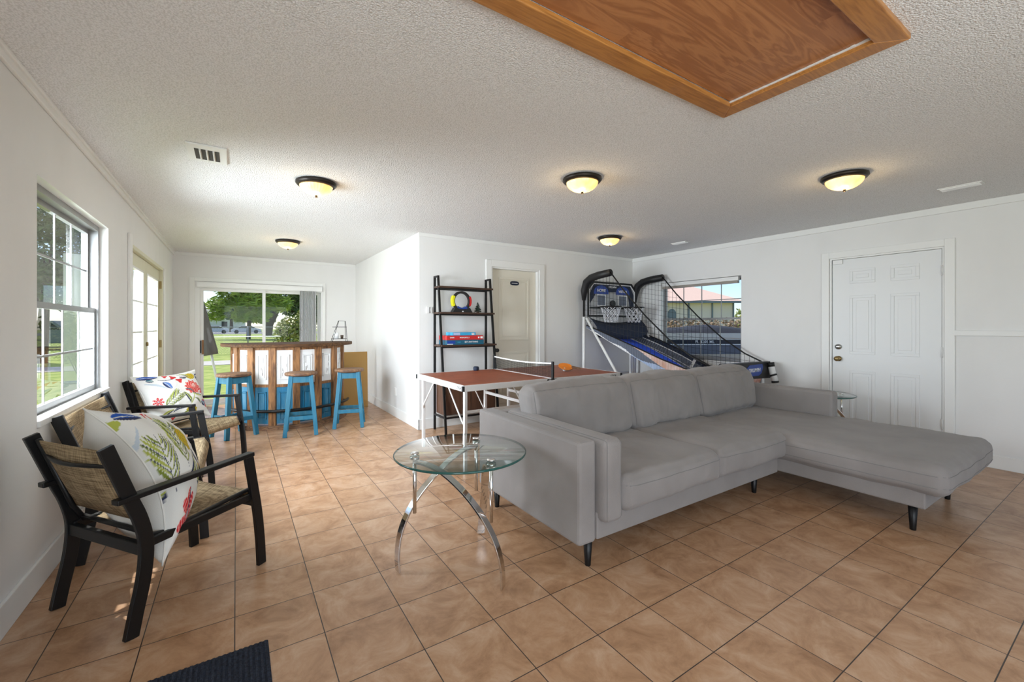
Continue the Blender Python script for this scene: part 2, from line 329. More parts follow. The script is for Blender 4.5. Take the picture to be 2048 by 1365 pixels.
    def build(s, name, mats, parent=None, bevel=0, local=False, label=None):
        me = bpy.data.meshes.new(name); me.from_pydata(s.v, [], s.f)
        for m_ in (mats if isinstance(mats, (list, tuple)) else [mats]): me.materials.append(m_)
        me.polygons.foreach_set('material_index', s.m); me.polygons.foreach_set('use_smooth', s.sm); me.update()
        o = bpy.data.objects.new(name, me); col.objects.link(o)
        if parent is not None:
            o.parent = parent
            if not local:
                mw = Matrix.Identity(4); q = parent; ch = []
                while q is not None: ch.append(q); q = q.parent
                for q in reversed(ch): mw = mw @ Matrix.LocRotScale(q.location, q.rotation_euler, q.scale)
                me.transform(mw.inverted())
        if bevel:
            b = o.modifiers.new('bevel', 'BEVEL'); b.width = bevel; b.segments = 2; b.limit_method = 'ANGLE'; b.angle_limit = R(40)
        if label: o['label'] = label
        return o
def centre(o, loc):                     # move a parentless mesh's origin to its base
    o.data.transform(Matrix.Translation(-Vector(loc))); o.location = loc; return o
def thing(name, label, cat, loc=(0, 0, 0), rz=0, group=None):
    o = bpy.data.objects.new(name, None); col.objects.link(o); o.location = loc; o.rotation_euler = (0, 0, rz)
    o.empty_display_size = .1
    return tag(o, label, cat, group)
def tag(o, label, cat, group=None, kind=None):
    o['label'] = label; o['category'] = cat
    if group: o['group'] = group
    if kind: o['kind'] = kind
    return o
def struct(o): o['kind'] = 'structure'; return o
def lettering(txt, size, mat, parent, loc, rot, name='lettering', depth=.0008, sx=1.0, align='CENTER', shear=0):
    c = bpy.data.curves.new(name, 'FONT'); c.body = txt; c.size = size; c.align_x = align; c.align_y = 'CENTER'; c.extrude = depth; c.offset = size * .012; c.shear = shear
    o = bpy.data.objects.new('tmp', c); col.objects.link(o); dg = bpy.context.evaluated_depsgraph_get(); dg.update()
    me = bpy.data.meshes.new_from_object(o.evaluated_get(dg)); bpy.data.objects.remove(o)
    me.transform(Matrix.Diagonal((sx, 1, 1, 1)))
    me.transform(Matrix.Translation(loc) @ Matrix(rot.to_matrix().to_4x4() if hasattr(rot, 'to_matrix') else rot))
    me.materials.clear(); me.materials.append(mat)
    t = bpy.data.objects.new(name, me); col.objects.link(t); t.parent = parent
    mw = Matrix.Identity(4); q = parent; ch = []
    while q is not None: ch.append(q); q = q.parent
    for q in reversed(ch): mw = mw @ Matrix.LocRotScale(q.location, q.rotation_euler, q.scale)
    me.transform(mw.inverted()); return t
from mathutils import Euler
FACE_MY = Euler((R(90), 0, 0))          # text that faces -Y
FACE_MX = Euler((R(90), 0, R(-90)))     # text that faces -X
def wrap_tree(o, parent=None):
    c = o.copy(); col.objects.link(c); c.parent = parent
    for ch in list(o.children): wrap_tree(ch, c)
    return c

# ------------------------------------------------------------------ room shell
T = .15
struct(MB().box((-.0, YF, -.1), (XR, YB, 0)).build('floor', M['tile']))
hx0, hx1, hy0, hy1 = 1.28, 2.97, .63, 1.235      # attic opening
mb = MB()
for a, b in (((-.3, YF - .2, ZC), (hx0, YB + .2, ZC + .1)), ((hx1, YF - .2, ZC), (XR + .3, YB + .2, ZC + .1)),
             ((hx0, YF - .2, ZC), (hx1, hy0, ZC + .1)), ((hx0, hy1, ZC), (hx1, YB + .2, ZC + .1))): mb.box(a, b)
struct(mb.build('ceiling', M['popcorn']))
def wall_x(name, x0, x1, ya, yb, holes, mat=None):
    m = MB(); ys = [ya]
    for h in sorted(holes): m.box((x0, ys[-1], 0), (x1, h[0], ZC)); m.box((x0, h[0], h[3]), (x1, h[1], ZC)); 
    m = MB(); y = ya
    for h in sorted(holes):
        m.box((x0, y, 0), (x1, h[0], ZC)); m.box((x0, h[0], h[3]), (x1, h[1], ZC))
        if h[2] > 0: m.box((x0, h[0], 0), (x1, h[1], h[2]))
        y = h[1]
    m.box((x0, y, 0), (x1, yb, ZC)); return struct(m.build(name, mat or M['wall']))
def wall_y(name, y0, y1, xa, xb, holes):
    m = MB(); x = xa
    for h in sorted(holes):
        m.box((x, y0, 0), (h[0], y1, ZC)); m.box((h[0], y0, h[3]), (h[1], y1, ZC))
        if h[2] > 0: m.box((h[0], y0, 0), (h[1], y1, h[2]))
        x = h[1]
    m.box((x, y0, 0), (xb, y1, ZC)); return struct(m.build(name, M['wall']))
wall_x('wall_left', -T, 0, YF, YB + T, [(3.02, 4.41, .785, 2.035), (5.2, 7.33, 0, 2.06), (-2.05, -.35, .6, 2.1)])
wall_y('wall_back', YB, YB + T, 0, XA + .1, [(.27, 2.15, 0, 2.0)])
wall_x('wall_alcove', XA, XA + .1, YM + .1, YB, [])
wall_y('wall_middle', YM, YM + .1, XA, XR, [(3.75, 4.56, 0, 2.10)])
wall_x('wall_right', XR, XR + T, YF, YM + .1, [(3.15, 4.47, .79, 1.975), (1.17, 2.125, 0, 2.06)])
wall_y('wall_front', YF - T, YF, -T, XR + T, [(.4, 2.6, .3, 2.2), (3.6, 5.8, .3, 2.2)])
mb = MB()
mb.box((0, YF, 0), (.015, 5.1, .14)).box((0, 7.42, 0), (.015, YB, .14)); struct(mb.build('baseboard_left', M['trim'], bevel=.004))
struct(MB().box((2.22, YB - .015, 0), (XA, YB, .14)).build('baseboard_back', M['trim'], bevel=.004))
struct(MB().box((XA - .015, YM - .015, 0), (XA, YB, .13)).build('baseboard_alcove', M['trim'], bevel=.004))
struct(MB().box((XA - .015, YM - .015, 0), (3.66, YM, .13)).box((4.65, YM - .015, 0), (XR, YM, .13)).build('baseboard_middle', M['trim'], bevel=.004))
struct(MB().box((XR - .015, YF, 0), (XR, 1.1, .12)).box((XR - .015, 2.2, 0), (XR, YM, .12)).build('baseboard_right', M['trim'], bevel=.004))
struct(MB().box((0, YF, ZC - .055), (.018, YB, ZC)).box((0, YF, ZC - .02), (.03, YB, ZC)).build('trim_1', M['trim'], bevel=.004))
struct(MB().box((XR - .015, YF, ZC - .065), (XR, YM, ZC)).build('trim_2', M['trim'], bevel=.003))
struct(MB().box((XA - .008, YM - .012, ZC - .045), (XR, YM, ZC)).build('trim_3', M['trim'], bevel=.003))
struct(MB().box((0, YB - .015, ZC - .05), (XA, YB, ZC)).build('trim_4', M['trim'], bevel=.003))
struct(MB().box((XR - .02, YF, 1.195), (XR, 1.11, 1.245)).build('trim_5', M['trim'], bevel=.003))

# attic hatch: oak frame and laminate panel
h = thing('attic_hatch', 'oak-framed attic hatch with laminate panel set in the ceiling', 'attic hatch', ((hx0 + hx1) / 2, (hy0 + hy1) / 2, ZC))
fz0, fz1 = ZC - .022, ZC + .03
for poly in ([(1.19, .55), (3.055, .55), (2.965, .64), (1.28, .64)], [(3.055, .55), (3.055, 1.32), (2.965, 1.23), (2.965, .64)],
             [(3.055, 1.32), (1.19, 1.32), (1.28, 1.23), (2.965, 1.23)], [(1.19, 1.32), (1.19, .55), (1.28, .64), (1.28, 1.23)]):
    MB().prism(poly, lambda u, v: (u, v, fz0), lambda u, v: (u, v, ZC + .003)).build('frame_board', M['oak'], h, bevel=.004)
mb = MB().box((hx0 + .004, hy0 + .004, ZC + .004), (hx1 - .012, hy1 - .006, ZC + .02)); mb.build('panel', M['hatch'], h)
mb = MB(); 
for k in range(40):
    y_ = .64 + .59 * k / 40; w_ = .006 + .010 * abs(noise.noise(Vector((k * .37, 0, 0)))) ; mb.box((2.9655 - w_, y_, ZC - .004), (2.966, y_ + .59 / 40, ZC + .0035))
mb.build('caulk_line', M['wall'], h)
MB().box((hx0 - .02, hy0 - .02, ZC + .101), (hx1 + .02, hy1 + .02, ZC + .12)).build('backing', M['plasticgrey'], h)

# ceiling lights
lamp_lab = ['ceiling light nearest the metal air register at upper left', 'middle ceiling light between register and hatch, above the grey sofa',
            'ceiling light nearest the white six panel door on the right', 'ceiling light above the basketball arcade game corner',
            'ceiling light above the bar in the alcove']
lamp_pos = [(1.36, 3.72), (3.09, 2.49), (4.74, 1.35), (4.90, 3.95), (1.41, 6.50)]
def make_lamp():
    t = thing('ceiling_light', '', 'ceiling light', (0, 0, ZC), 0, 'flush ceiling lights with bronze ring')
    MB().lathe([(.0, -.001), (.135, -.001), (.15, -.006), (.152, -.02), (.14, -.034), (.125, -.04), (.118, -.03)], n=40).build('mounting_ring', M['darkbronze'], t, local=True)
    pr = [(.122 * math.cos(a), -.032 - .078 * math.sin(a)) for a in [i * math.pi / 2 / 10 for i in range(11)]]; pr[-1] = (.001, pr[-1][1])
    MB().lathe(pr, n=120, rib=.012, nrib=30).build('glass_shade', M['shade'], t, local=True)
    MB().lathe([(.0005, -.128), (.008, -.125), (.011, -.118), (.007, -.112), (.014, -.108), (.0005, -.104)], n=16).build('finial', M['darkbronze'], t, local=True)
    return t
lp = make_lamp()
for i, (x, y) in enumerate(lamp_pos):
    o = lp if i == 0 else wrap_tree(lp)
    o.location = (x, y, ZC); o['label'] = lamp_lab[i]
    pl = bpy.data.lights.new('lamp_glow', 'POINT'); pl.energy = 1.6; pl.color = (1, .72, .38); pl.shadow_soft_size = .04
    po = bpy.data.objects.new('lamp_glow', pl); col.objects.link(po); po.location = (x, y, ZC - .17)

# vents
v = thing('air_register', 'square white metal air register with four dark slots in ceiling', 'air vent', (.66, 3.49, ZC))
MB().box((.55, 3.33, ZC - .012), (.77, 3.65, ZC)).build('face_plate', M['trim'], v, bevel=.004)
mb = MB()
for k in range(4): mb.box((.592 + k * .037, 3.40, ZC - .0135), (.592 + k * .037 + .024, 3.60, ZC - .0125))
mb.build('slot', M['plasticgrey'], v)
mb = MB()
for k in range(3): mb.box((.618 + k * .037, 3.40, ZC - .022), (.624 + k * .037, 3.60, ZC - .012))
mb.build('louver', M['white'], v)
def linear_vent(x, y, lx, ly, label):
    v = thing('ceiling_vent', label, 'air vent', (x, y, ZC))
    MB().box((x - lx / 2, y - ly / 2, ZC - .008), (x + lx / 2, y + ly / 2, ZC)).build('face_plate', M['trim'], v, bevel=.003)
    m = MB()
    for k in range(4): m.box((x - lx / 2 + .012 + k * (lx - .024) / 4, y - ly / 2 + .015, ZC - .016), (x - lx / 2 + .018 + k * (lx - .024) / 4, y + ly / 2 - .015, ZC - .008))
    m.build('louver', M['white'], v)
linear_vent(5.85, .93, .12, .26, 'slim white ceiling vent near the white door, right of the lights')
linear_vent(6.0, 3.68, .12, .24, 'small white ceiling vent above the right hand window')

# ------------------------------------------------------------------ windows and doors
def sash(name, parent, x, y0, y1, z0, z1, ncol, th, mat, fr=.035, mun=.013, pane=True, axis='x', nrow=2):
    P = (lambda a, b, c: (a, b, c)) if axis == 'x' else (lambda a, b, c: (b, a, c))
    m = MB()
    def bx(a0, b0, c0, a1, b1, c1): m.box(P(a0, b0, c0), P(a1, b1, c1))
    bx(x - th / 2, y0, z0, x + th / 2, y0 + fr, z1); bx(x - th / 2, y1 - fr, z0, x + th / 2, y1, z1)
    bx(x - th / 2, y0 + fr, z0, x + th / 2, y1 - fr, z0 + fr); bx(x - th / 2, y0 + fr, z1 - fr, x + th / 2, y1 - fr, z1)
    for k in range(1, ncol):
        yy = y0 + fr + (y1 - y0 - 2 * fr) * k / ncol; bx(x - th / 8, yy - mun / 2, z0 + fr, x + th / 8, yy + mun / 2, z1 - fr)
    for k in range(1, nrow):
        zz = z0 + (z1 - z0) * k / nrow; bx(x - th / 8.4, y0 + fr, zz - mun / 2, x + th / 8.4, y1 - fr, zz + mun / 2)
    o = m.build(name, mat, parent)
    if pane:
        g = MB(); a, b, c, d = P(x, y0 + fr, z0 + fr), P(x, y1 - fr, z0 + fr), P(x, y1 - fr, z1 - fr), P(x, y0 + fr, z1 - fr)
        g.add([a, b, c, d], [(0, 1, 2, 3)]); g.build('glass_pane', M['pane'], o)
    return o
# window_1 in the left wall
w1 = struct(bpy.data.objects.new('window_1', None)); col.objects.link(w1); w1.location = (-.08, 3.7, .8)
mb = MB(); mb.box((-.14, 3.02, .785), (-.05, 3.055, 2.035)).box((-.14, 4.375, .785), (-.05, 4.41, 2.035)).box((-.14, 3.055, 2.0), (-.05, 4.375, 2.035)).box((-.14, 3.055, .785), (-.05, 4.375, .82))
mb.build('window_frame', M['alu'], w1)
sash('upper_sash', w1, -.115, 3.055, 4.375, 1.39, 2.0, 4, .03, M['alu'], .03)
sash('lower_sash', w1, -.08, 3.055, 4.375, .82, 1.42, 4, .03, M['alu'], .035)
MB().box((-.05, 3.022, .786), (.012, 4.408, .82)).build('sill', M['trim'], w1, bevel=.004)
# window_2 in the right wall
w2 = struct(bpy.data.objects.new('window_2', None)); col.objects.link(w2); w2.location = (XR + .1, 3.8, .8)
mb = MB(); mb.box((XR + .06, 3.15, .79), (XR + .14, 3.175, 1.975)).box((XR + .06, 4.445, .79), (XR + .14, 4.47, 1.975)).box((XR + .06, 3.175, 1.95), (XR + .14, 4.445, 1.975)).box((XR + .06, 3.175, .79), (XR + .14, 4.445, .82))
mb.build('window_frame', M['alu'], w2)
sash('upper_sash', w2, XR + .12, 3.175, 4.445, 1.385, 1.95, 4, .026, M['alu'], .022, .012)
sash('lower_sash', w2, XR + .095, 3.175, 4.445, .82, 1.405, 4, .026, M['alu'], .028, .012)
MB().box((XR - .008, 4.45, .77), (XR + .058, 4.47, 1.975)).box((XR - .008, 3.15, .77), (XR + .058, 4.45, .79)).build('sill', M['trim'], w2)
bl = thing('window_blind', 'raised beige window blind across top of right hand window', 'blind', (XR + .04, 3.83, 1.9))
MB().box((XR + .015, 3.20, 1.915), (XR + .055, 4.44, 1.968)).build('headrail', M['trim'], bl)
mb = MB()
for k in range(7): mb.box((XR + .012, 3.205, 1.878 + k * .005), (XR + .055, 4.435, 1.881 + k * .005))
mb.build('slat_stack', M['blind'], bl)

# door_1: french doors in the left wall
d1 = struct(bpy.data.objects.new('door_1', None)); col.objects.link(d1); d1.location = (-.07, 6.26, 0)
MB().box((-.12, 5.2, 0), (.0, 5.235, 2.06)).box((-.12, 7.295, 0), (.0, 7.33, 2.06)).box((-.12, 5.235, 2.025), (.0, 7.295, 2.06)).build('door_frame', M['french'], d1)
for a, b, side in ((5.237, 6.262, 1), (6.266, 7.293, -1)):
    m = MB(); s0, s1 = a + .14, b - .14
    m.box((-.085, a, .012), (-.04, s0, 2.022)).box((-.085, s1, .012), (-.04, b, 2.022)).box((-.085, s0, .012), (-.04, s1, .25)).box((-.085, s0, 1.87), (-.04, s1, 2.022))
    lf = m.build('door_leaf', M['french'], d1, bevel=.004)
    g = MB()
    for k in range(1, 3): yy = s0 + (s1 - s0) * k / 3; g.box((-.07, yy - .009, .25), (-.045, yy + .009, 1.87))
    for k in range(1, 5): zz = .25 + 1.62 * k / 5; g.box((-.069, s0, zz - .009), (-.046, s1, zz + .009))
    g.box((-.036, s0 - .02, .23), (-.04, s0, 1.89)); g.box((-.036, s1, .23), (-.04, s1 + .02, 1.89)); g.box((-.036, s0, 1.87), (-.04, s1, 1.89)); g.box((-.036, s0, .23), (-.04, s1, .25))
    g.build('glazing_bars', M['white'], lf)
    m = MB()
    for k in range(int((s1 - s0) / .042)): m.add([(-.078, s0 + .01 + k * .042, .26), (-.074, s0 + .036 + k * .042, .26), (-.074, s0 + .036 + k * .042, 1.86), (-.078, s0 + .01 + k * .042, 1.86)], [(0, 1, 2, 3)])
    m.build('sheer_blind', M['sheer'], lf)
    MB().add([(-.06, s0, .25), (-.06, s1, .25), (-.06, s1, 1.87), (-.06, s0, 1.87)], [(0, 1, 2, 3)]).build('glass_pane', M['pane'], lf)
    y = b - .07 if side == 1 else a + .07
    if side == -1:
        MB().lathe([(.0005, 0), (.03, 0), (.03, .006), (.012, .012), (.012, .03), (.028, .04), (.03, .052), (.02, .062), (.0005, .064)], n=20).build('door_knob', M['brass'], lf)
        kb = lf.children[-1]; kb.data.transform(Matrix.Translation((-.04 - lf.location.x - d1.location.x, y - d1.location.y, .93)) @ Matrix.Rotation(R(90), 4, 'Y') @ Matrix.Translation((d1.location.x, d1.location.y, 0)))
        MB().tube([(-.04, y, 1.08), (-.02, y, 1.08)], .024, 16).build('deadbolt', M['brass'], lf)
m = MB()
for z in (.25, 1.0, 1.78): m.box((-.038, 7.285, z), (-.012, 7.30, z + .1))
m.build('hinge', M['brass'], d1)
struct(MB().box((0, 5.10, 0), (.022, 5.19, 2.13)).box((0, 7.34, 0), (.018, 7.42, 2.06)).build('trim_6', M['trim'], bevel=.003))
# door_2: cream two-panel door in the middle wall
def panel_door(name, loc, parent_struct, W, H, th, panels, mat, axis, sgn):
    pass
d2 = struct(bpy.data.objects.new('door_2', None)); col.objects.link(d2); d2.location = (4.15, YM + .07, 0)
def relief_panels(m, panels, F):
    for (u0, u1, v0, v1) in panels:
        w_ = .028
        for a, b in (((u0, v0), (u1, v0 + w_)), ((u0, v1 - w_), (u1, v1)), ((u0, v0 + w_), (u0 + w_, v1 - w_)), ((u1 - w_, v0 + w_), (u1, v1 - w_))): F(m, a, b, .0, .007)
        F(m, (u0 + w_ + .03, v0 + w_ + .03), (u1 - w_ - .03, v1 - w_ - .03), 0, .005)
m = MB().box((3.775, YM + .05, .01), (4.535, YM + .09, 2.08))
relief_panels(m, [(3.90, 4.41, 1.08, 1.97), (3.90, 4.41, .2, .92)], lambda m, a, b, d0, d1_: m.box((a[0], YM + .05 - d1_, a[1]), (b[0], YM + .05, b[1])))
lf = m.build('door_leaf', M['door_cream'], d2, bevel=.004)
m = MB().tube([(3.84, YM + .05, .95), (3.84, YM + .035, .95)], .026, 16).tube([(3.84, YM + .04, .95), (3.84, YM + .0, .95)], .011, 12); m.ball((3.84, YM - .012, .95), .027); m.build('door_knob', M['blackp'], lf)
MB().box((3.752, YM - .0, 0), (3.773, YM + .1, 2.1)).box((4.537, YM, 0), (4.558, YM + .1, 2.1)).box((3.773, YM, 2.08), (4.537, YM + .1, 2.1)).build('door_frame', M['trim'], d2)
m = MB().tube([(4.09, YM + .045, 1.895), (4.23, YM + .045, 1.895)], .001)
pq = MB().prism([(4.16 + .075 * math.copysign(abs(math.cos(a)) ** .6, math.cos(a)), 1.895 + .03 * math.copysign(abs(math.sin(a)) ** .7, math.sin(a))) for a in [i * math.pi / 16 for i in range(32)]],
                lambda u, v: (u, YM + .042, v), lambda u, v: (u, YM + .0495, v)).build('door_plaque', M['navy'])
tag(pq, 'small dark oval plaque fixed to the cream door', 'sign'); centre(pq, (4.16, YM + .049, 1.895))
MB().box((4.11, YM + .0405, 1.892), (4.21, YM + .042, 1.898)).build('engraving', M['textwhite'], pq)
struct(MB().box((3.66, YM - .018, 0), (3.75, YM, 2.19)).box((4.56, YM - .018, 0), (4.65, YM, 2.19)).box((3.75, YM - .018, 2.10), (4.56, YM, 2.19)).build('trim_7', M['trim'], bevel=.003))
# door_3: white six-panel door in the right wall
d3 = struct(bpy.data.objects.new('door_3', None)); col.objects.link(d3); d3.location = (XR + .03, 1.64, 0)
m = MB().box((XR + .012, 1.195, .012), (XR + .055, 2.10, 2.04))
relief_panels(m, [(1.355, 1.58, 1.76, 1.92), (1.71, 1.935, 1.76, 1.92), (1.355, 1.58, .975, 1.625), (1.71, 1.935, .975, 1.625), (1.355, 1.58, .2, .79), (1.71, 1.935, .2, .79)],
              lambda m, a, b, d0, d1_: m.box((XR + .012 - d1_, a[0], a[1]), (XR + .012, b[0], b[1])))
lf = m.build('door_leaf', M['door_white'], d3, bevel=.003)
m = MB().tube([(XR + .012, 2.04, .915), (XR + .0, 2.04, .915)], .03, 18).tube([(XR + .005, 2.04, .915), (XR - .03, 2.04, .915)], .013, 12); m.ball((XR - .045, 2.04, .915), (.022, .028, .028)); m.build('door_knob', M['brass'], lf, label='dark brass door knob')
m = MB().tube([(XR + .012, 2.04, 1.05), (XR - .006, 2.04, 1.05)], .03, 18).cbox((XR - .012, 2.04, 1.05), (.014, .03, .008)); m.build('deadbolt', M['satin'], lf)
m = MB()
for z in (.28, .98, 1.78): m.tube([(XR - .004, 1.19, z), (XR - .004, 1.19, z + .1)], .006, 8)
m.build('hinge', M['white'], d3)
MB().box((XR - .01, 2.0, 1.99), (XR + .012, 2.09, 2.035)).build('slide_latch', M['white'], lf)
MB().box((XR, 1.172, 0), (XR + .1, 1.19, 2.06)).box((XR, 2.105, 0), (XR + .1, 2.123, 2.06)).box((XR, 1.19, 2.043), (XR + .1, 2.105, 2.06)).build('door_frame', M['trim'], d3)
struct(MB().box((XR - .018, 1.10, 0), (XR, 1.172, 2.13)).box((XR - .018, 2.125, 0), (XR, 2.2, 2.13)).box((XR - .018, 1.172, 2.06), (XR, 2.125, 2.13)).build('trim_8', M['trim'], bevel=.003))
# door_4: sliding glass door in the back wall
d4 = struct(bpy.data.objects.new('door_4', None)); col.objects.link(d4); d4.location = (1.2, YB + .08, 0)
MB().box((.27, YB + .0, 0), (.335, YB + .14, 2.0)).box((2.115, YB, 0), (2.15, YB + .14, 2.0)).box((.335, YB, 1.89), (2.115, YB + .14, 2.0)).box((.335, YB + .02, 0), (2.115, YB + .14, .03)).build('door_frame', M['white'], d4)
for a, b, yy in ((.335, 1.245, YB + .06), (1.20, 2.115, YB + .10)):
    m = MB().box((a, yy - .015, .03), (a + .045, yy + .015, 1.89)).box((b - .045, yy - .015, .03), (b, yy + .015, 1.89)).box((a + .045, yy - .015, .03), (b - .045, yy + .015, .10)).box((a + .045, yy - .015, 1.85), (b - .045, yy + .015, 1.89))
    lf = m.build('sliding_panel', M['white'], d4)
    MB().add([(a + .045, yy, .1), (b - .045, yy, .1), (b - .045, yy, 1.85), (a + .045, yy, 1.85)], [(0, 1, 2, 3)]).build('glass_pane', M['pane'], lf)
    if a < 1:
        MB().box((.335, yy - .03, .85), (.352, yy - .015, 1.05)).build('latch_plate', M['black'], lf)
        MB().box((.36, yy - .06, .83), (.385, yy - .03, 1.06)).box((.36, yy - .03, .84), (.385, yy - .014, .87)).box((.36, yy - .03, 1.02), (.385, yy - .014, 1.05)).build('pull_handle', M['rustic'], lf)
struct(MB().box((.20, YB - .018, 0), (.27, YB, 2.06)).box((2.15, YB - .018, 0), (2.19, YB, 2.06)).box((.27, YB - .018, 2.0), (2.15, YB, 2.06)).build('trim_9', M['trim'], bevel=.003))
vb = thing('vertical_blind', 'stack of grey white vertical blind slats at right of sliding door', 'blind', (1.9, YB - .05, 0))
MB().box((.30, YB - .06, 1.905), (2.13, YB - .03, 1.985)).build('valance', M['white'], vb)
for k in range(13):
    x = 1.775 + k * .0205; MB().bar((x, YB - .045, .05), (x, YB - .045, 1.905), .006, .075, up=(.35, 1, 0)).build('slat', M['vinyl'], vb)
# unseen rear windows, added behind the camera to let light in
for n, x0 in ((3, .4), (4, 3.6)):
    o = struct(bpy.data.objects.new('window_%d' % n, None)); col.objects.link(o); o.location = (x0 + 1.1, YF - .08, .3)
    sash('fixed_sash', o, YF - .05, x0, x0 + 2.2, .3, 2.2, 2, .04, M['white'], .05, .03, axis='y', nrow=1)
o = struct(bpy.data.objects.new('window_5', None)); col.objects.link(o); o.location = (-.08, -1.2, .6)  # unseen side window, added as an opening for the side fill lamp
sash('fixed_sash', o, -.02, -2.05, -.35, .6, 2.1, 2, .04, M['white'], .05, .03, nrow=1)
# wall switches
sw = thing('wall_switch', 'pair of small white wall switches beside the ladder shelf', 'light switch', (2.85, YM, 1.48))
MB().box((2.812, YM - .022, 1.445), (2.846, YM, 1.525)).build('switch_box', M['white'], sw, bevel=.003); MB().box((2.856, YM - .012, 1.445), (2.888, YM, 1.525)).build('switch_plate', M['white'], sw, bevel=.003)
MB().box((2.866, YM - .017, 1.475), (2.878, YM - .012, 1.495)).build('toggle', M['trim'], sw); MB().box((2.8465, YM - .010, 1.45), (2.8555, YM, 1.52)).build('gap_shade', M['plasticgrey'], sw)  # dark strip stands for the shade between the two switches
o = MB().box((XA - .008, 5.93, .30), (XA, 6.0, .41)).build('outlet_plate', M['trim']); 
tag(o, 'white outlet cover low on the alcove side wall', 'outlet'); centre(o, (XA, 5.965, .30))


# ------------------------------------------------------------------ sofa
def cushion(name, parent, lo, hi, r=.06, puff=(.0, .0, .02), seed=0, n=(26, 26, 10), wr=.006, wf=4.0, tf=None, mat=None, sag=0, pipe=True, wdir=(1, 1, 1)):
    lo, hi = Vector(lo), Vector(hi); c = (lo + hi) / 2; hs = (hi - lo) / 2; vs = []; idx = {}; fs = []
    so = Vector((seed * 7.3, seed * 3.1, seed * 5.7))
    def pt(u, v, w_):
        p = Vector((u * hs.x, v * hs.y, w_ * hs.z)); q = Vector([max(-(hs[i] - r), min(hs[i] - r, p[i])) for i in range(3)])
        d = p - q
        if d.length > 1e-6:
            d = d.normalized() * r; p = q + d
        f = [(1 - u * u), (1 - v * v), (1 - w_ * w_)]
        nrm = d.normalized() if d.length > 1e-6 else Vector((0, 0, 1))
        p.x += puff[0] * u * abs(u) * math.sqrt(max(0, f[1] * f[2])); p.y += puff[1] * v * abs(v) * math.sqrt(max(0, f[0] * f[2])); p.z += puff[2] * w_ * abs(w_) * math.sqrt(max(0, f[0] * f[1]))
        if sag and w_ > 0: p.z -= sag * (f[0] * f[1]) * w_
        s = Vector((p.x * wdir[0], p.y * wdir[1], p.z * wdir[2])) + so
        a = noise.noise(s * wf); b = noise.noise(s * wf * 2.3 + Vector((9, 9, 9)))
        k = wr * (a * 1.2 + (.5 - abs(b)) * .9); p += nrm * k
        p = p + c
        return tf(p) if tf else p
    nx, ny, nz = n
    def vid(i, j, k):
        key = (i, j, k)
        if key not in idx: idx[key] = len(vs); vs.append(pt(2 * i / nx - 1, 2 * j / ny - 1, 2 * k / nz - 1))
        return idx[key]
    for i in range(nx):
        for j in range(ny):
            fs.append((vid(i, j, 0), vid(i, j + 1, 0), vid(i + 1, j + 1, 0), vid(i + 1, j, 0))); fs.append((vid(i, j, nz), vid(i + 1, j, nz), vid(i + 1, j + 1, nz), vid(i, j + 1, nz)))
    for i in range(nx):
        for k in range(nz):
            fs.append((vid(i, 0, k), vid(i + 1, 0, k), vid(i + 1, 0, k + 1), vid(i, 0, k + 1))); fs.append((vid(i, ny, k), vid(i, ny, k + 1), vid(i + 1, ny, k + 1), vid(i + 1, ny, k)))
    for j in range(ny):
        for k in range(nz):
            fs.append((vid(0, j, k), vid(0, j, k + 1), vid(0, j + 1, k + 1), vid(0, j + 1, k))); fs.append((vid(nx, j, k), vid(nx, j + 1, k), vid(nx, j + 1, k + 1), vid(nx, j, k + 1)))
    m = MB(); m.smooth = True; m.add(vs, fs); o = m.build(name, mat or M['sofa'], parent)
    return o, pt
def seam(parent, pt, loop, off=.0015, r=.0022, mat=None):
    MB().tube([pt(*q) for q in loop], r, 5).build('seam_piping', mat or M['piping'], parent)
def lin(a, b, n=24): return [tuple(a[i] + (b[i] - a[i]) * k / n for i in range(3)) for k in range(n + 1)]

sofa = thing('sectional_sofa', 'grey fabric sectional sofa with chaise and black tapered legs', 'sofa', (3.8, 1.9, 0))
Zb = .155
MB().box((2.42, 1.64, Zb), (4.34, 2.60, .30)).build('base_frame', M['sofa'], sofa, bevel=.01)
MB().box((4.34, .80, .165), (5.34, 2.60, .285)).build('chaise_base', M['sofa'], sofa, bevel=.01)
MB().box((2.40, 2.60, Zb), (5.46, 2.72, .665)).build('back_panel', M['sofa'], sofa, bevel=.018)
MB().box((2.30, 1.645, .145), (2.42, 2.725, .685)).build('arm_panel', M['sofa'], sofa, bevel=.018)
MB().box((5.34, 1.64, .165), (5.46, 2.72, .69)).build('arm_panel', M['sofa'], sofa, bevel=.03)
o, pt = cushion('arm_cushion', sofa, (2.43, 1.585, .25), (2.56, 2.57, .69), r=.035, puff=(.008, 0, .0), seed=1, n=(8, 40, 18), wr=.003)
for w_ in (-.82, .82):
    lp_ = [(w_, v, 1.0) for v in [1 - 2 * k / 30 for k in range(31)]] + [(w_, -1, q) for q in [1 - 2 * k / 16 for k in range(17)]]
    seam(o, pt, lp_)
for a, b, sd_, lab in ((2.57, 3.46, 2, None), (3.465, 4.345, 3, None)):
    o, pt = cushion('seat_cushion', sofa, (a, 1.575, .285), (b, 2.47, .475), r=.05, puff=(.012, .025, .02), seed=sd_, n=(50, 50, 12), wr=.010, sag=.012)
    seam(o, pt, [(u, -1.0, .5) for u in [-1 + 2 * k / 30 for k in range(31)]])
o, pt = cushion('chaise_cushion', sofa, (4.30, .70, .268), (5.47, 2.47, .455), r=.055, puff=(.02, .02, .02), seed=5, n=(50, 80, 12), wr=.008, sag=.01,
                tf=lambda p: Vector((min(p.x, 5.335 - .01 + max(0, (1.66 - p.y)) * 4 if p.y > 1.56 else 9), p.y, p.z)))
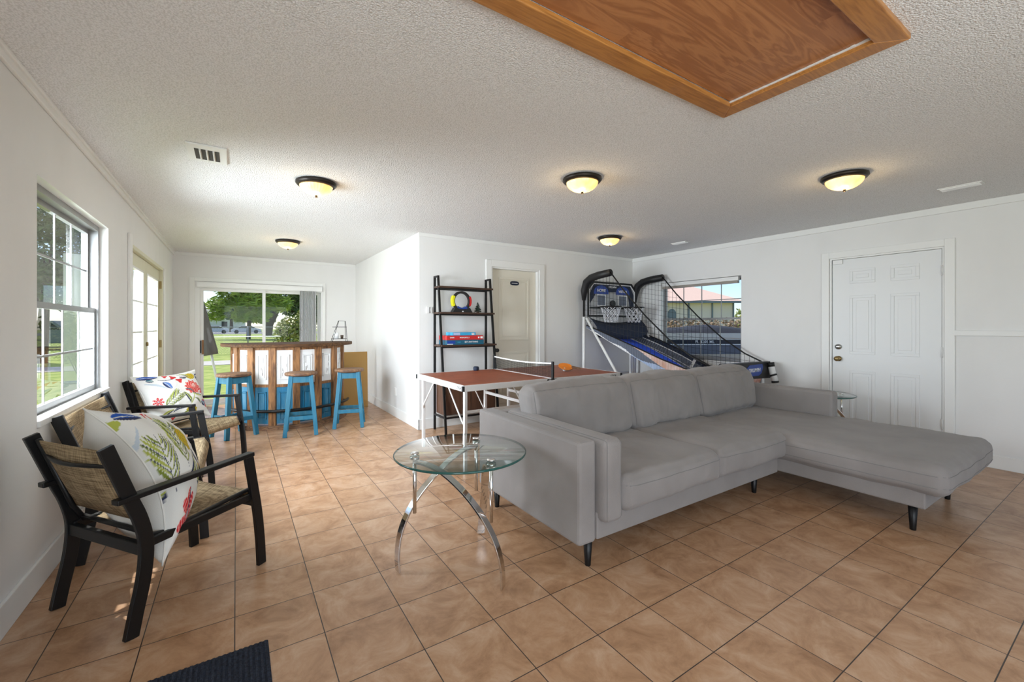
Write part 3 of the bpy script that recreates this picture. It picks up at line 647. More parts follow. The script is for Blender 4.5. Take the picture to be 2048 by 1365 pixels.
seam(o, pt, [(-1, v, .35) for v in [1 - 2 * k / 40 for k in range(41)]] + [(u, -1, .35) for u in [-1 + 2 * k / 30 for k in range(31)]])
seam(o, pt, [(-1, v, -.4) for v in [1 - 2 * k / 40 for k in range(41)]] + [(u, -1, -.4) for u in [-1 + 2 * k / 30 for k in range(31)]])
def lean(p): return Vector((p.x, p.y + (p.z - .46) * .22, p.z))
for a, b, sd_, zt in ((2.50, 3.455, 7, .865), (3.46, 4.34, 8, .865), (4.345, 5.30, 9, .86)):
    o, pt = cushion('back_cushion', sofa, (a, 2.26, .465), (b, 2.47, zt), r=.07, puff=(.018, .03, .02), seed=sd_, n=(60, 14, 40), wr=.021, wf=3.8, tf=lean, wdir=(1.2, 1, .8))
    seam(o, pt, [(-.98, -1, q) for q in [-.9 + 1.8 * k / 16 for k in range(17)]] + [(u, -1, .93) for u in [-.93 + 1.86 * k / 30 for k in range(31)]] + [(.98, -1, .9 - 1.8 * k / 16) for k in range(17)])
def sofa_leg(x, y, zt):
    MB().lathe([(.0005, 0), (.015, 0), (.016, .003), (.026, zt), (.0005, zt)], (x, y, 0), 16).build('leg', M['black'], sofa)
for x, y, zt in ((2.41, 1.70, .156), (2.38, 2.60, .156), (4.18, 1.74, .156), (4.41, .875, .166), (5.26, .89, .166), (5.30, 2.60, .17), (3.8, 2.60, .156)): sofa_leg(x, y, zt)

# ------------------------------------------------------------------ glass side tables
def glass_table(sc_=1.0):
    t = thing('side_table', '', 'side table')
    zt = .602; n = 64; Rg = .355
    m = MB().lathe([(.0005, zt), (Rg - .004, zt), (Rg, zt + .003), (Rg, zt + .009), (Rg - .004, zt + .012), (.0005, zt + .012)], n=n)
    m.m = [1 if (i % 5) in (1, 2, 3) else 0 for i in range(len(m.f))]
    m.build('glass_top', [M['tableglass'], M['glassedge']], t, local=True)
    F = [Vector((math.cos(a), math.sin(a), 0)) for a in (R(163), R(-78), R(42))]
    for i in range(3):
        f = F[i]; g = F[i - 1]                      # foot over Fi, arc runs over the middle to the puck above F(i-1)
        ft = f * .33; pk = g * .245
        pts = []
        for k in range(29):
            s = k / 28
            p = Vector((ft.x, ft.y, 0)).lerp(Vector((pk.x, pk.y, 0)), s ** 1.35)
            p += f * .05 * math.sin(math.pi * min(1, s * 1.6)) * (1 - s)
            p.z = .006 + (zt - .035) * math.sin(s * math.pi / 2) ** .85 * (1 - .0 * s)
            pts.append(p)
        d = (pk - ft).normalized(); side = Vector((-d.y, d.x, 0))
        m = MB(); m.sweep(pts, .046, .010, side); l = m.build('leg', M['chrome'], t, local=True, bevel=.0015)
        q = f * .245; j = min(range(29), key=lambda k: abs((pts[k] - Vector((q.x, q.y, pts[k].z))).length)); zq = pts[j].z
        MB().tube([(q.x, q.y, max(.2, zq - .01)), (q.x, q.y, zt - .014)], .010, 12).build('support_rod', M['chrome'], t, local=True)
        MB().lathe([(.0005, zt - .016), (.024, zt - .016), (.025, zt - .013), (.025, zt - .0005), (.0005, zt - .0005)], (q.x, q.y, 0), 20).lathe([(.0005, zt + .0125), (.022, zt + .0125), (.023, zt + .014), (.022, zt + .018), (.0005, zt + .018)], (q.x, q.y, 0), 20).build('glass_puck', M['chrome'], t, local=True)
    return t
gt = glass_table(); gt.location = (1.845, 2.09, 0); gt['label'] = 'round glass side table on curved chrome legs beside sofa arm at left'; gt['group'] = 'round glass side tables'
g2 = wrap_tree(gt); g2.location = (6.03, 2.03, 0); g2.scale = (.92, .92, .93); g2.rotation_euler = (0, 0, .6)
g2['label'] = 'glass side table mostly hidden behind the far right sofa arm, before the door'

# ------------------------------------------------------------------ patio chairs
def patio_chair(name, label, cat, Wd, D=.56, group=None, H=.81):
    t = thing(name, label, cat, group=group); y0 = Wd / 2; k = H / .86
    rear = [(-.03, 0), (-.012, .1), (.012, .22), (.024, .33), (.022, .42), (.0, .52), (-.035, .62), (-.115, .86)]
    rear = [(x, z * k) for x, z in rear]
    def fine(ps):
        out = []
        for i in range(len(ps) - 1):
            p0, p1, p2, p3 = ps[max(i - 1, 0)], ps[i], ps[i + 1], ps[min(i + 2, len(ps) - 1)]
            for q in range(4):
                s = q / 4; out.append(tuple(.5 * ((2 * p1[j]) + (-p0[j] + p2[j]) * s + (2 * p0[j] - 5 * p1[j] + 4 * p2[j] - p3[j]) * s * s + (-p0[j] + 3 * p1[j] - 3 * p2[j] + p3[j]) * s ** 3) for j in range(2)))
        return out + [ps[-1]]
    rf = fine(rear)
    front = fine([(D + .02, 0), (D + .012, .14), (D - .005, .30), (D - .03, .45), (D - .055, .60)])
    za = .60
    for s in (-1, 1):
        MB().sweep([(x, s * y0, z) for x, z in rf], .022, .052, (0, 1, 0)).build('leg', M['black'], t, local=True, bevel=.003)
        MB().sweep([(x, s * y0, z) for x, z in front], .022, .045, (0, 1, 0)).build('leg', M['black'], t, local=True, bevel=.003)
        MB().bar((-.085, s * y0, za - .02), (D - .035, s * y0, za + .012), .045, .022).build('armrest', M['black'], t, local=True, bevel=.004)
        yy = s * (y0 - .035)
        MB().tube([(D + .0, yy, .36), (D - .03, yy, .415), (D - .12, yy, .405), (.12, yy, .37), (.05, yy, .385), (.01, yy, .46), (-.105, yy, H - .015)], .011, 10).build('sling_rail', M['black'], t, local=True)
        MB().bar((.02, s * (y0 - .012), .36), (D, s * (y0 - .012), .385), .02, .035).build('seat_rail', M['black'], t, local=True, bevel=.003)
    MB().bar((.02, -y0 + .011, .345), (.02, y0 - .011, .345), .026, .05).build('stretcher', M['black'], t, local=True, bevel=.003)
    MB().bar((D - .02, -y0 + .011, .35), (D - .02, y0 - .011, .35), .022, .04).build('stretcher', M['black'], t, local=True, bevel=.003)
    MB().tube([(.045, -y0 + .03, .40), (.045, y0 - .03, .40)], .011, 8).build('stretcher', M['black'], t, local=True)
    nb = 16
    MB().tube([(-.075 - .045 * math.sin(math.pi * i / nb), (y0 - .04) * (2 * i / nb - 1), H - .09) for i in range(nb + 1)], .009, 8).build('back_brace', M['black'], t, local=True)
    # slings
    def sling(pts, sagv, nm):
        m = MB(); m.smooth = True; n = 14; vs = []; fs = []; P = len(pts)
        for j in range(n + 1):
            v = 2 * j / n - 1
            for i, (x, z, nx_, nz_) in enumerate(pts):
                sg = sagv * (1 - v * v) * math.sin(math.pi * min(1, max(0, i / (P - 1)))) ** .6
                vs.append((x + nx_ * sg, v * (y0 - .035), z + nz_ * sg))
        for j in range(n):
            for i in range(P - 1): fs.append((j * P + i, (j + 1) * P + i, (j + 1) * P + i + 1, j * P + i + 1))
        m.add(vs, fs); o = m.build(nm, M['sling'], t, local=True); so = o.modifiers.new('s', 'SOLIDIFY'); so.thickness = .003; so.offset = 0
    sling([(D - .0, .335, -.2, 0), (D - .003, .37, 0, 0), (D - .03, .418, 0, -.3), (D - .12, .41, 0, -1), (.4 * D + .06, .395, 0, -1), (.12, .38, 0, -1), (.07, .378, 0, 0)], .035, 'seat')
    sling([(.02, .46, -1, 0)] + [(.02 - .125 * q, .46 + (H - .02 - .46) * q, -1, 0) for q in (.2, .4, .6, .8, 1)], .03, 'backrest')
    return t
ca = patio_chair('patio_chair', 'nearest black metal patio chair with tan mesh back, at left wall', 'chair', .54, .545, 'black patio chairs with mesh slings')
ca.location = (.32, 2.555, 0); ca.rotation_euler = (0, 0, R(36.5))
cc = wrap_tree(ca); cc.location = (.275, 5.02, 0); cc.rotation_euler = (0, 0, R(-37)); cc['label'] = 'farther black patio chair beside the french doors, holding a cushion'
cb = patio_chair('patio_loveseat', 'wide black patio loveseat with brown mesh backed against left window', 'loveseat', .96, .50, None)
cb.location = (.14, 3.665, 0)

# printed throw pillows: pattern dyed into the cloth
def blend(a, b, k): return tuple(a[i] * (1 - k) + b[i] * k for i in range(3))
WHT = (.78, .77, .73)
def flower_print(items):
    def f(u, v):
        c = WHT
        for it in items:
            k = it[0]; dx, dy = u - it[1], v - it[2]
            if k == 'dot':              # textured yellow seed head
                rx, ry = it[3], it[4]; q = (dx / rx) ** 2 + (dy / ry) ** 2
                if q < 1 + .15 * math.sin(9 * math.atan2(dy, dx)):
                    g = math.sin(u * 190) * math.sin(v * 190 + math.sin(u * 90)); c = (.62, .46, .01) if g > -.2 else (.30, .20, .01)
            elif k == 'prot':           # red protea bloom
                r = math.hypot(dx, dy); a = math.atan2(dy, dx); rr = it[3] * (1 + .12 * math.sin(11 * a + 1))
                if r < rr:
                    g = math.sin(a * 9 + r * 160) ; c = (.62, .03, .025) if g > -.35 else (.80, .30, .25)
                    if math.hypot(dx - .02, dy - .03) < it[3] * .33: c = (.78, .62, .55) if math.sin(a * 14) > 0 else (.66, .15, .12)
            elif k == 'star':           # red petalled flower
                r = math.hypot(dx, dy); a = math.atan2(dy, dx) + it[4]; n = it[5]
                if r < it[3] * (.25 + .75 * abs(math.cos(a * n / 2)) ** .8): c = (.60, .02, .03) if math.sin(r * 230 + a * 3) > -.6 else (.82, .35, .32)
                if r < it[3] * .18: c = (.45, .45, .5)
            elif k in ('stroke', 'leaf'):  # curved tapering stroke: angle, length, width, bend, colour
                ang, L, wd_, bend, colr = it[3:8]
                s = dx * math.cos(ang) + dy * math.sin(ang); q = -dx * math.sin(ang) + dy * math.cos(ang)
                if 0 <= s <= L:
                    q -= bend * math.sin(math.pi * s / L); wl = wd_ * math.sin(math.pi * min(1, s / L * .92 + .05)) ** .7
                    if abs(q) < wl:
                        c = colr
                        if k == 'leaf' and q < -wl * .35: c = (.02, .03, .09)
                        elif k == 'leaf' and abs(q) < wl * .1: c = (.75, .75, .6)
            elif k == 'blob':
                r = math.hypot(dx, dy); a = math.atan2(dy, dx)
                if r < it[3] * (1 + .3 * math.sin(3 * a + it[5])): c = it[4]
        return c
    return f
OL, YG, NV, BL, RD, YL = (.20, .25, .03), (.42, .46, .08), (.01, .02, .08), (.01, .09, .45), (.62, .03, .03), (.62, .48, .02)
def frond(x, y, ang, L, n, sp):
    out = [('stroke', x, y, ang, L, .004, .02, NV)]
    for k in range(n):
        s = L * (.12 + .8 * k / n); bx_, by_ = x + s * math.cos(ang), y + s * math.sin(ang); ll = L * .55 * math.sin(math.pi * (.25 + .7 * k / n))
        out.append(('leaf' if k % 2 else 'stroke', bx_, by_, ang + sp, ll, .010, .01, YG if k % 3 else OL)); out.append(('leaf', bx_, by_, ang - sp, ll, .010, -.01, OL if k % 2 else YG))
    return out
printA = flower_print(
    [('blob', .16, .86, .035, YG, 1), ('leaf', .20, .90, R(-8), .25, .042, .01, BL), ('stroke', .48, .84, R(18), .18, .008, .03, RD), ('stroke', .5, .80, R(40), .14, .006, .02, RD)]
    + frond(.42, .42, R(62), .42, 8, .55) + frond(.22, .35, R(78), .38, 7, .6)
    + [('dot', .66, .60, .075, .105), ('leaf', .62, .46, R(200), .28, .03, .03, OL), ('leaf', .66, .48, R(250), .24, .035, .02, YG), ('leaf', .68, .50, R(-60), .2, .025, .02, NV),
       ('leaf', .52, .30, R(-30), .25, .03, .02, OL), ('dot', .62, .22, .035, .04), ('dot', .76, .33, .03, .035), ('star', .34, .16, .13, .4, 5), ('leaf', .30, .17, R(60), .16, .028, 0, RD),
       ('blob', .72, .20, .05, RD, 1), ('blob', .84, .28, .05, RD, 2.5), ('blob', .68, .12, .035, RD, 0), ('stroke', .1, .55, R(60), .3, .01, .02, (.55, .62, .68)),
       ('leaf', .10, .20, R(70), .2, .025, .01, YG)])
printC = flower_print(
    [('leaf', .03, .93, R(-3), .27, .05, .0, BL), ('stroke', .08, .80, R(-35), .3, .02, .03, (.50, .57, .62)), ('leaf', .12, .86, R(-20), .10, .03, 0, (.02, .15, .2)),
     ('blob', .40, .91, .035, RD, 1), ('blob', .50, .86, .045, RD, 2), ('blob', .57, .77, .045, RD, 0), ('leaf', .33, .78, R(-70), .17, .05, 0, (.10, .22, .55)), ('stroke', .26, .84, R(-4), .26, .007, -.02, (.03, .03, .05)),
     ('dot', .80, .85, .085, .075), ('leaf', .90, .86, R(25), .1, .018, 0, NV), ('leaf', .90, .84, R(-70), .14, .016, .01, NV), ('leaf', .90, .84, R(-20), .1, .018, 0, (.1, .12, .12)), ('leaf', .60, .92, R(-30), .2, .022, .03, YG), ('leaf', .72, .83, R(170), .12, .025, .02, NV),
     ('prot', .745, .60, .135), ('leaf', .55, .52, R(-75), .24, .034, .02, OL), ('leaf', .60, .58, R(-38), .16, .016, .03, NV), ('leaf', .88, .42, R(160), .2, .022, .02, YG), ('leaf', .70, .38, R(-50), .17, .02, .02, OL), ('stroke', .72, .48, R(-120), .25, .008, .02, YG)]
    + frond(.18, .28, R(38), .42, 7, .45)
    + [('star', .14, .42, .085, .3, 7), ('star', .935, .52, .10, .5, 6), ('star', .955, .28, .11, 0, 7), ('leaf', .84, .30, R(-50), .12, .05, .01, (.15, .25, .42)),
       ('dot', .60, .16, .09, .085), ('leaf', .50, .22, R(190), .2, .02, -.03, NV), ('leaf', .42, .08, R(25), .2, .03, 0, OL), ('leaf', .10, .10, R(30), .25, .03, .02, YG), ('blob', .3, .06, .03, RD, 0)])
def cloth_mat():
    m = bpy.data.materials.new('printed_linen'); m.use_nodes = True; t = m.node_tree; p = t.nodes['Principled BSDF']; p.inputs['Roughness'].default_value = .9
    a = t.nodes.new('ShaderNodeVertexColor'); a.layer_name = 'dye'; t.links.new(a.outputs[0], p.inputs['Base Color'])
    n = t.nodes.new('ShaderNodeTexNoise'); n.inputs['Scale'].default_value = 300; b = t.nodes.new('ShaderNodeBump'); b.inputs['Strength'].default_value = .15; b.inputs['Distance'].default_value = .01
    t.links.new(n.outputs[0], b.inputs['Height']); t.links.new(b.outputs[0], p.inputs['Normal']); return m
M['print'] = cloth_mat(); M['linen'] = MAT('plain_white_linen', (.78, .76, .71), .9, bump=.1, bscale=300)
def pillow(name, label, P00, P10, P11, P01, thick, pr, seed, n=170, back=1.0, wr=.012, bow=(0, 0, 0), us=1.0, u0=0.0):
    bow = Vector(bow)
    # P00 lower left ... seen from the printed side; print faces (P10-P00) x (P01-P00)
    P00, P10, P11, P01 = map(Vector, (P00, P10, P11, P01))
    nr = ((P10 - P00).cross(P01 - P00) + (P10 - P11).cross(P01 - P11) * -1).normalized() if False else (P10 - P00).cross(P01 - P00).normalized()
    so = Vector((seed * 3.7, 0, 0))
    def g(u, v, side):
        a, b = 2 * u - 1, 2 * v - 1
        e = .07 * (1 - abs(a) ** 2) * abs(b) ** 6, .07 * (1 - abs(b) ** 2) * abs(a) ** 6      # edges pull in between the corners
        uu = u + (-1 if a > 0 else 1) * e[1] * .9; vv = v + (-1 if b > 0 else 1) * e[0] * .9
        p = P00 * (1 - uu) * (1 - vv) + P10 * uu * (1 - vv) + P11 * uu * vv + P01 * (1 - uu) * vv
        h = (max(0, (1 - a ** 2)) ** .55) * (max(0, (1 - b ** 2)) ** .55)
        q = Vector((u * 2, v * 2, side)) + so
        wv = wr * h ** .4 * (noise.noise(q * 2.2) + .6 * (.4 - abs(noise.noise(q * 4.1)))) if h > 0 else 0
        p += bow * (4 * v * (1 - v)) * (1 - u) ** 1.5
        return p + nr * side * (thick * (back if side < 0 else 1) * h + wv)
    root = MB(); root.smooth = True
    def sheet(side, nn):
        vs = [g(i / nn, j / nn, side) for j in range(nn + 1) for i in range(nn + 1)]
        fs = []
        for j in range(nn):
            for i in range(nn):
                q = (j * (nn + 1) + i, j * (nn + 1) + i + 1, (j + 1) * (nn + 1) + i + 1, (j + 1) * (nn + 1) + i); fs.append(q if side > 0 else q[::-1])
        return vs, fs
    t = thing(name, label, 'pillow', tuple((P00 + P10) / 2), group='floral throw pillows')
    m = MB(); m.smooth = True; vs, fs = sheet(1, n); m.add(vs, fs); o = m.build('printed_cover', M['print'], t)
    ca_ = o.data.color_attributes.new('dye', 'FLOAT_COLOR', 'POINT'); buf = []
    for j in range(n + 1):
        for i in range(n + 1): buf += [*pr(u0 + i / n * us, j / n), 1]
    ca_.data.foreach_set('color', buf)
    m = MB(); m.smooth = True; vs, fs = sheet(-1, 60); m.add(vs, fs); m.build('plain_cover', M['linen'], t)
    ed = [g(k / 40, 0, 1) for k in range(41)] + [g(1, k / 40, 1) for k in range(1, 41)] + [g(1 - k / 40, 1, 1) for k in range(1, 41)] + [g(0, 1 - k / 40, 1) for k in range(1, 40)]
    MB().tube(ed, .004, 6, closed=True).build('edge_seam', M['linen'], t)
    return t
# pillow in the near chair: leans on its back, lower near corner hangs out under the armrest
pillow('throw_pillow', 'big floral pillow slumped in nearest chair, one corner hanging below its arm', (.55, 2.39, .24), (.60, 2.86, .40), (.40, 3.0, .82), (.255, 2.60, .925),   .17, printA, 2, back=1.5, bow=(.095, -.03, .02), us=1.12, u0=.16)
pillow('throw_pillow', 'floral pillow standing upright in the farther chair by the french doors', (.225, 4.70, .41), (.61, 5.11, .41), (.475, 5.28, .85), (.055, 4.84, .85), .09, printC, 5)

# ------------------------------------------------------------------ doormat
m = MB()
x0, x1, y0, y1 = .17, .93, 1.50, 2.0
m.box((x0, y0, 0.0005), (x1, y1, .008))
for k in range(44): xx = x0 + .01 + k * (x1 - x0 - .02) / 43; m.box((xx - .005, y0 + .004, .008), (xx + .005, y1 - .004, .0125))
o = m.build('doormat', M['mat'], bevel=.002); tag(o, 'dark navy ribbed doormat on the tiles at bottom left', 'doormat'); centre(o, (.55, 1.75, 0))
# ------------------------------------------------------------------ ladder shelf and what stands on it
sh = thing('ladder_shelf', 'black ladder shelf with dark wood boards leaning by the cream door', 'shelf', (3.26, 4.85, 0))
xl, xr = 2.895, 3.625
fy = lambda z: 4.625 + (4.86 - 4.625) * z / 1.9
for x in (xl, xr):
    MB().bar((x, 4.965, 0), (x, 4.965, 1.905), .024, .024).build('leg', M['black'], sh)
    MB().bar((x, fy(0), 0), (x, fy(1.9), 1.905), .024, .024).build('leg', M['black'], sh)
    MB().bar((x, 4.965, 1.895), (x, fy(1.9), 1.895), .024, .02).build('top_rail', M['black'], sh)
for z in (1.755, 1.435, 1.035):
    MB().box((xl - .012, fy(z) - .035, z), (xr + .022, 4.975, z + .022)).build('shelf_board', M['walnut'], sh, bevel=.002)
    MB().bar((xl, fy(z), z - .008), (xr, fy(z), z - .008), .02, .016).bar((xl, 4.965, z - .008), (xr, 4.965, z - .008), .02, .016).build('shelf_rail', M['black'], sh)
MB().box((xl + .02, 4.70, .21), (xr - .015, 4.96, .66)).build('cabinet', M['walnut_v'], sh, bevel=.003)
MB().box((xl + .025, 4.688, .215), (3.258, 4.699, .655)).build('cabinet_door', M['walnut_v'], sh, bevel=.002)
MB().box((3.262, 4.688, .215), (xr - .02, 4.699, .655)).build('cabinet_door', M['walnut_v'], sh, bevel=.002)
MB().bar((xl, fy(.19), .19), (xr, fy(.19), .19), .02, .02).bar((xl, fy(.2), .19), (xl, 4.965, .19), .02, .02).bar((xr, fy(.2), .19), (xr, 4.965, .19), .02, .02).build('shelf_rail', M['black'], sh)
# ring shaped electronic game
rg = thing('ring_game', 'ring shaped black toy with yellow, red and blue segments on stand', 'toy', (3.21, 4.86, 1.457))
RC = (3.21, 4.86, 1.60)
def ringpt(a, r, y): return (RC[0] + r * math.sin(a), y, RC[2] + r * math.cos(a))
def ringseg(a0, a1, r0, r1, y0, y1, n=24):
    m = MB(); m.smooth = False; vs = []
    for k in range(n + 1):
        a = a0 + (a1 - a0) * k / n; vs += [ringpt(a, r0, y0), ringpt(a, r1, y0), ringpt(a, r1, y1), ringpt(a, r0, y1)]
    fs = [(0, 1, 2, 3), tuple(4 * n + k for k in (3, 2, 1, 0))]
    for i in range(n):
        for k in range(4): fs.append((4 * i + k, 4 * i + 4 + k, 4 * i + 4 + (k + 1) % 4, 4 * i + (k + 1) % 4))
    return m.add(vs, fs)
ringseg(0, 2 * math.pi, .098, .125, 4.84, 4.88, 48).build('ring', M['blackp'], rg)
ringseg(R(240), R(300), .110, .138, 4.832, 4.888).build('grip', M['yellow'], rg, label='yellow segment')
ringseg(R(62), R(118), .110, .134, 4.832, 4.888).build('grip', M['red'], rg, label='red segment')
ringseg(R(140), R(220), .085, .130, 4.825, 4.895).build('grip', M['bluepaint'], rg, label='blue segment')
MB().prism([(-.135, 0), (.135, 0), (.10, .06), (.05, .045), (0, .04), (-.05, .045), (-.10, .06)], lambda u, v: (RC[0] + u, 4.815, 1.4575 + v), lambda u, v: (RC[0] + u, 4.90, 1.4575 + v)).build('stand', M['blackp'], rg)
MB().box((3.20, 4.8135, 1.463), (3.22, 4.8148, 1.476)).build('label_plate', M['textwhite'], rg)
# small pine tree ornament
pt_ = thing('pine_ornament', 'tiny dark pine tree ornament right of the ring toy', 'ornament', (3.435, 4.84, 1.457))
MB().lathe([(.0005, 0), (.018, 0), (.02, .012), (.004, .014), (.003, .03), (.0005, .03)], (3.435, 4.84, 1.4575), 12).build('base', M['pot'], pt_)
m = MB()
for k in range(90):
    q = (k + .5) / 90; a = k * 2.4; r = .045 * (1 - q) ** .8 + .004; z = 1.475 + .12 * q
    p = Vector((3.435, 4.84, z)); e = p + Vector((r * math.cos(a), r * math.sin(a), -.012 + .015 * rnd.random()))
    m.bar(p, e, .006 * (1.3 - q), .006 * (1.3 - q))
m.build('branches', M['pine'], pt_)
# board games
def board_game(label, mat, x0, x1, y0, y1, z0, z1, texts, extra=()):
    t = thing('board_game', label, 'board game', ((x0 + x1) / 2, (y0 + y1) / 2, z0), group='board games on the ladder shelf')
    MB().box((x0, y0, z0), (x1, y1, z1 - .001)).build('box_lid', mat, t, bevel=.0015)
    for (xa, xb, za, zb, mt) in extra: MB().box((xa, y0 - .0012, za), (xb, y0 - .0002, zb)).build('printed_patch', mt, t)
    for tx, sz, x, z, mt in texts: lettering(tx, sz, mt, t, (x, y0 - .0016, z), FACE_MY, depth=.0004)
    return t
zb = 1.0575
board_game('teal board game box at the bottom of the shelf stack', M['teal'], 2.94, 3.445, 4.70, 4.94, zb, zb + .058,
           [('SAY ANYTHING', .026, 3.27, zb + .032, M['textwhite']), ('GAME', .016, 3.10, zb + .03, M['lightblue'])], [(2.945, 3.05, zb + .012, zb + .05, M['bluepaint']), (2.945, 3.02, zb + .005, zb + .012, M['textwhite'])])
board_game('red board game box with white lettering in middle of shelf stack', M['red'], 2.94, 3.44, 4.705, 4.94, zb + .058, zb + .112,
           [('MONOPOLY', .024, 3.18, zb + .086, M['textwhite']), ('GAME', .022, 3.01, zb + .087, M['textwhite'])], [(3.40, 3.432, zb + .073, zb + .098, M['textwhite']), (3.365, 3.385, zb + .076, zb + .096, M['textwhite'])])
board_game('light blue board game box lying on top of the shelf stack', M['lightblue'], 3.03, 3.345, 4.73, 4.93, zb + .112, zb + .150, [],
           [(3.04, 3.13, zb + .117, zb + .146, M['paleblue']), (3.29, 3.325, zb + .118, zb + .142, M['textwhite']), (3.301, 3.313, zb + .124, zb + .136, M['textblack'])])

# ------------------------------------------------------------------ table tennis table
zt = .775; X0, X1, Y0, Y1 = 2.445, 4.37, 3.27, 4.37; XM = (X0 + X1) / 2
pp = thing('table_tennis_table', 'red-brown folding table tennis table with white metal frame behind sofa', 'table tennis table', (XM, (Y0 + Y1) / 2, 0))
for a, b in ((X0, XM - .006), (XM + .006, X1)):
    MB().box((a + .006, Y0 + .006, zt - .02), (b - .006, Y1 - .006, zt)).build('playing_surface', M['pptop'], pp)
    MB().box((a, Y0, zt - .052), (b, Y0 + .02, zt - .001)).box((a, Y1 - .02, zt - .052), (b, Y1, zt - .001)).box((a, Y0 + .02, zt - .052), (a + .02, Y1 - .02, zt - .001)).box((b - .02, Y0 + .02, zt - .052), (b, Y1 - .02, zt - .001)).build('apron', M['white'], pp, bevel=.002)
    MB().box((a + .005, Y0 + .005, zt), (a + .017 if a < 3 else a + .009, Y1 - .005, zt + .0012)).box((a + .02, Y0 + .005, zt), (b - .02, Y0 + .014, zt + .0012)).box((a + .02, Y1 - .014, zt), (b - .02, Y1 - .005, zt + .0012)).box((b - .009, Y0 + .005, zt), (b - .004, Y1 - .005, zt + .0012)).build('edge_line', M['white'], pp)
for x in (X0, X1):
    for y in (Y0, Y1): MB().cbox((x, y, zt - .027), (.022, .022, .046)).build('corner_cap', M['blackp'], pp, bevel=.003)
for x in (XM - .045, XM + .045): MB().box((x - .012, Y0 - .004, zt - .05), (x + .012, Y0, zt - .006)).build('latch', M['blackp'], pp)
for x in (X0 + .05, XM - .16, XM + .16, X1 - .05):
    for y in (Y0 + .06, Y1 - .06): MB().bar((x, y, .0), (x, y, zt - .052), .034, .028).build('leg', M['white'], pp, bevel=.003)
    if x > X0 + .1: MB().bar((x, Y0 + .06, .52), (x, Y1 - .06, .52), .02, .03).build('stretcher', M['white'], pp)
for y in (Y0 + .085, Y1 - .085):
    for x, d in ((XM - .16, -1), (X1 - .05, -1)):
        MB().tube([(x, y - .01, .30), (x + d * .05, y - .01, .36), (x + d * .13, y - .01, .52), (x + d * .24, y - .01, zt - .06)], .007, 8).build('brace', M['white'], pp)
for y, d in ((Y0 + .06, 1), (Y1 - .06, -1)):
    MB().tube([(X0 + .045, y + d * .012, .42), (X0 + .035, y + d * .03, .45), (X0 + .035, y + d * .15, .56), (X0 + .035, y + d * .32, zt - .05)], .0075, 8).build('brace', M['white'], pp)
MB().bar((X0 + .05, Y0 + .075, .53), (XM - .16, Y0 + .075, .53), .018, .022).build('stretcher', M['white'], pp)
lettering('STIGA', .032, M['textblack'], pp, (X0 - .0008, Y0 + .085, zt - .028), FACE_MX, depth=.0003, shear=.3)
lettering('STIGA', .032, M['textblack'], pp, (X1 - .12, Y0 - .0008, zt - .028), FACE_MY, depth=.0003, shear=.3)
nt_ = thing('table_tennis_net', 'black mesh table tennis net with white top band clamped across the table', 'net', (XM, (Y0 + Y1) / 2, zt))
for y, s in ((Y0 - .01, -1), (Y1 + .01, 1)):
    MB().box((XM - .018, y - .012, zt - .08), (XM + .018, y + .012, zt - .002)).box((XM - .011, y - .013, zt - .002), (XM + .011, y + .011, zt + .165)).box((XM - .03, y - .02, zt - .085), (XM + .03, y + .02, zt - .06)).build('net_post', M['blackp'], nt_, bevel=.003)
m = MB()
NY = 90
def netz(s): return .150 - .018 * math.sin(math.pi * s)
for k in range(NY + 1):
    s = k / NY; y = Y0 + (Y1 - Y0) * s; m.bar((XM, y, zt + .012), (XM, y, zt + netz(s) - .008), .0022, .0022, up=(1, 0, 0))
for j in range(11):
    for k in range(12):
        s0, s1 = k / 12, (k + 1) / 12; m.bar((XM, Y0 + (Y1 - Y0) * s0, zt + .012 + (netz(s0) - .02) * j / 10), (XM, Y0 + (Y1 - Y0) * s1, zt + .012 + (netz(s1) - .02) * j / 10), .0022, .0022)
m.build('mesh', M['netblack'], nt_)
m = MB(); m.sweep([(XM, Y0 + (Y1 - Y0) * k / 16, zt + netz(k / 16) - .004) for k in range(17)], .005, .013, (1, 0, 0)); m.build('top_band', M['textwhite'], nt_)
pd = thing('table_tennis_bat', 'orange rubber table tennis bat lying on table right of the net', 'table tennis bat', (3.95, 3.68, zt))
def pdp(u, v, z): return (3.96 + .88 * u + .47 * v, 3.72 - .47 * u + .88 * v, zt + z + .062 * max(0, (v + .078) / .156) * (1 if u < .08 else .5) + .012 * max(0, .1 - u) / .18)
poly = [(.082 * math.cos(a), .078 * math.sin(a)) for a in [i * math.pi / 16 for i in range(32)]]
MB().prism(poly, lambda u, v: pdp(u, v, .0135), lambda u, v: pdp(u, v, .016)).build('rubber', M['orange'], pd)
MB().prism(poly, lambda u, v: pdp(u, v, .0065), lambda u, v: pdp(u, v, .013)).build('blade', M['rustic_h'], pd)
MB().prism([(.07, -.014), (.17, -.012), (.175, 0), (.17, .012), (.07, .014)], lambda u, v: pdp(u, v, .002), lambda u, v: pdp(u, v, .02)).build('handle', M['rustic_h'], pd)
o = MB().ball((3.925, 3.70, zt + .0205), .02).build('ball', M['textwhite']); tag(o, 'white table tennis ball under the orange bat', 'ball'); centre(o, (3.925, 3.70, zt))
o = MB().lathe([(.0005, 0), (.028, 0), (.032, .008), (.034, .03), (.028, .045), (.022, .046), (.0005, .04)], (3.135, 4.325, zt), 20).build('cup', M['navy']); tag(o, 'small dark blue cup on the far edge of the red-brown table', 'cup'); centre(o, (3.135, 4.325, zt))

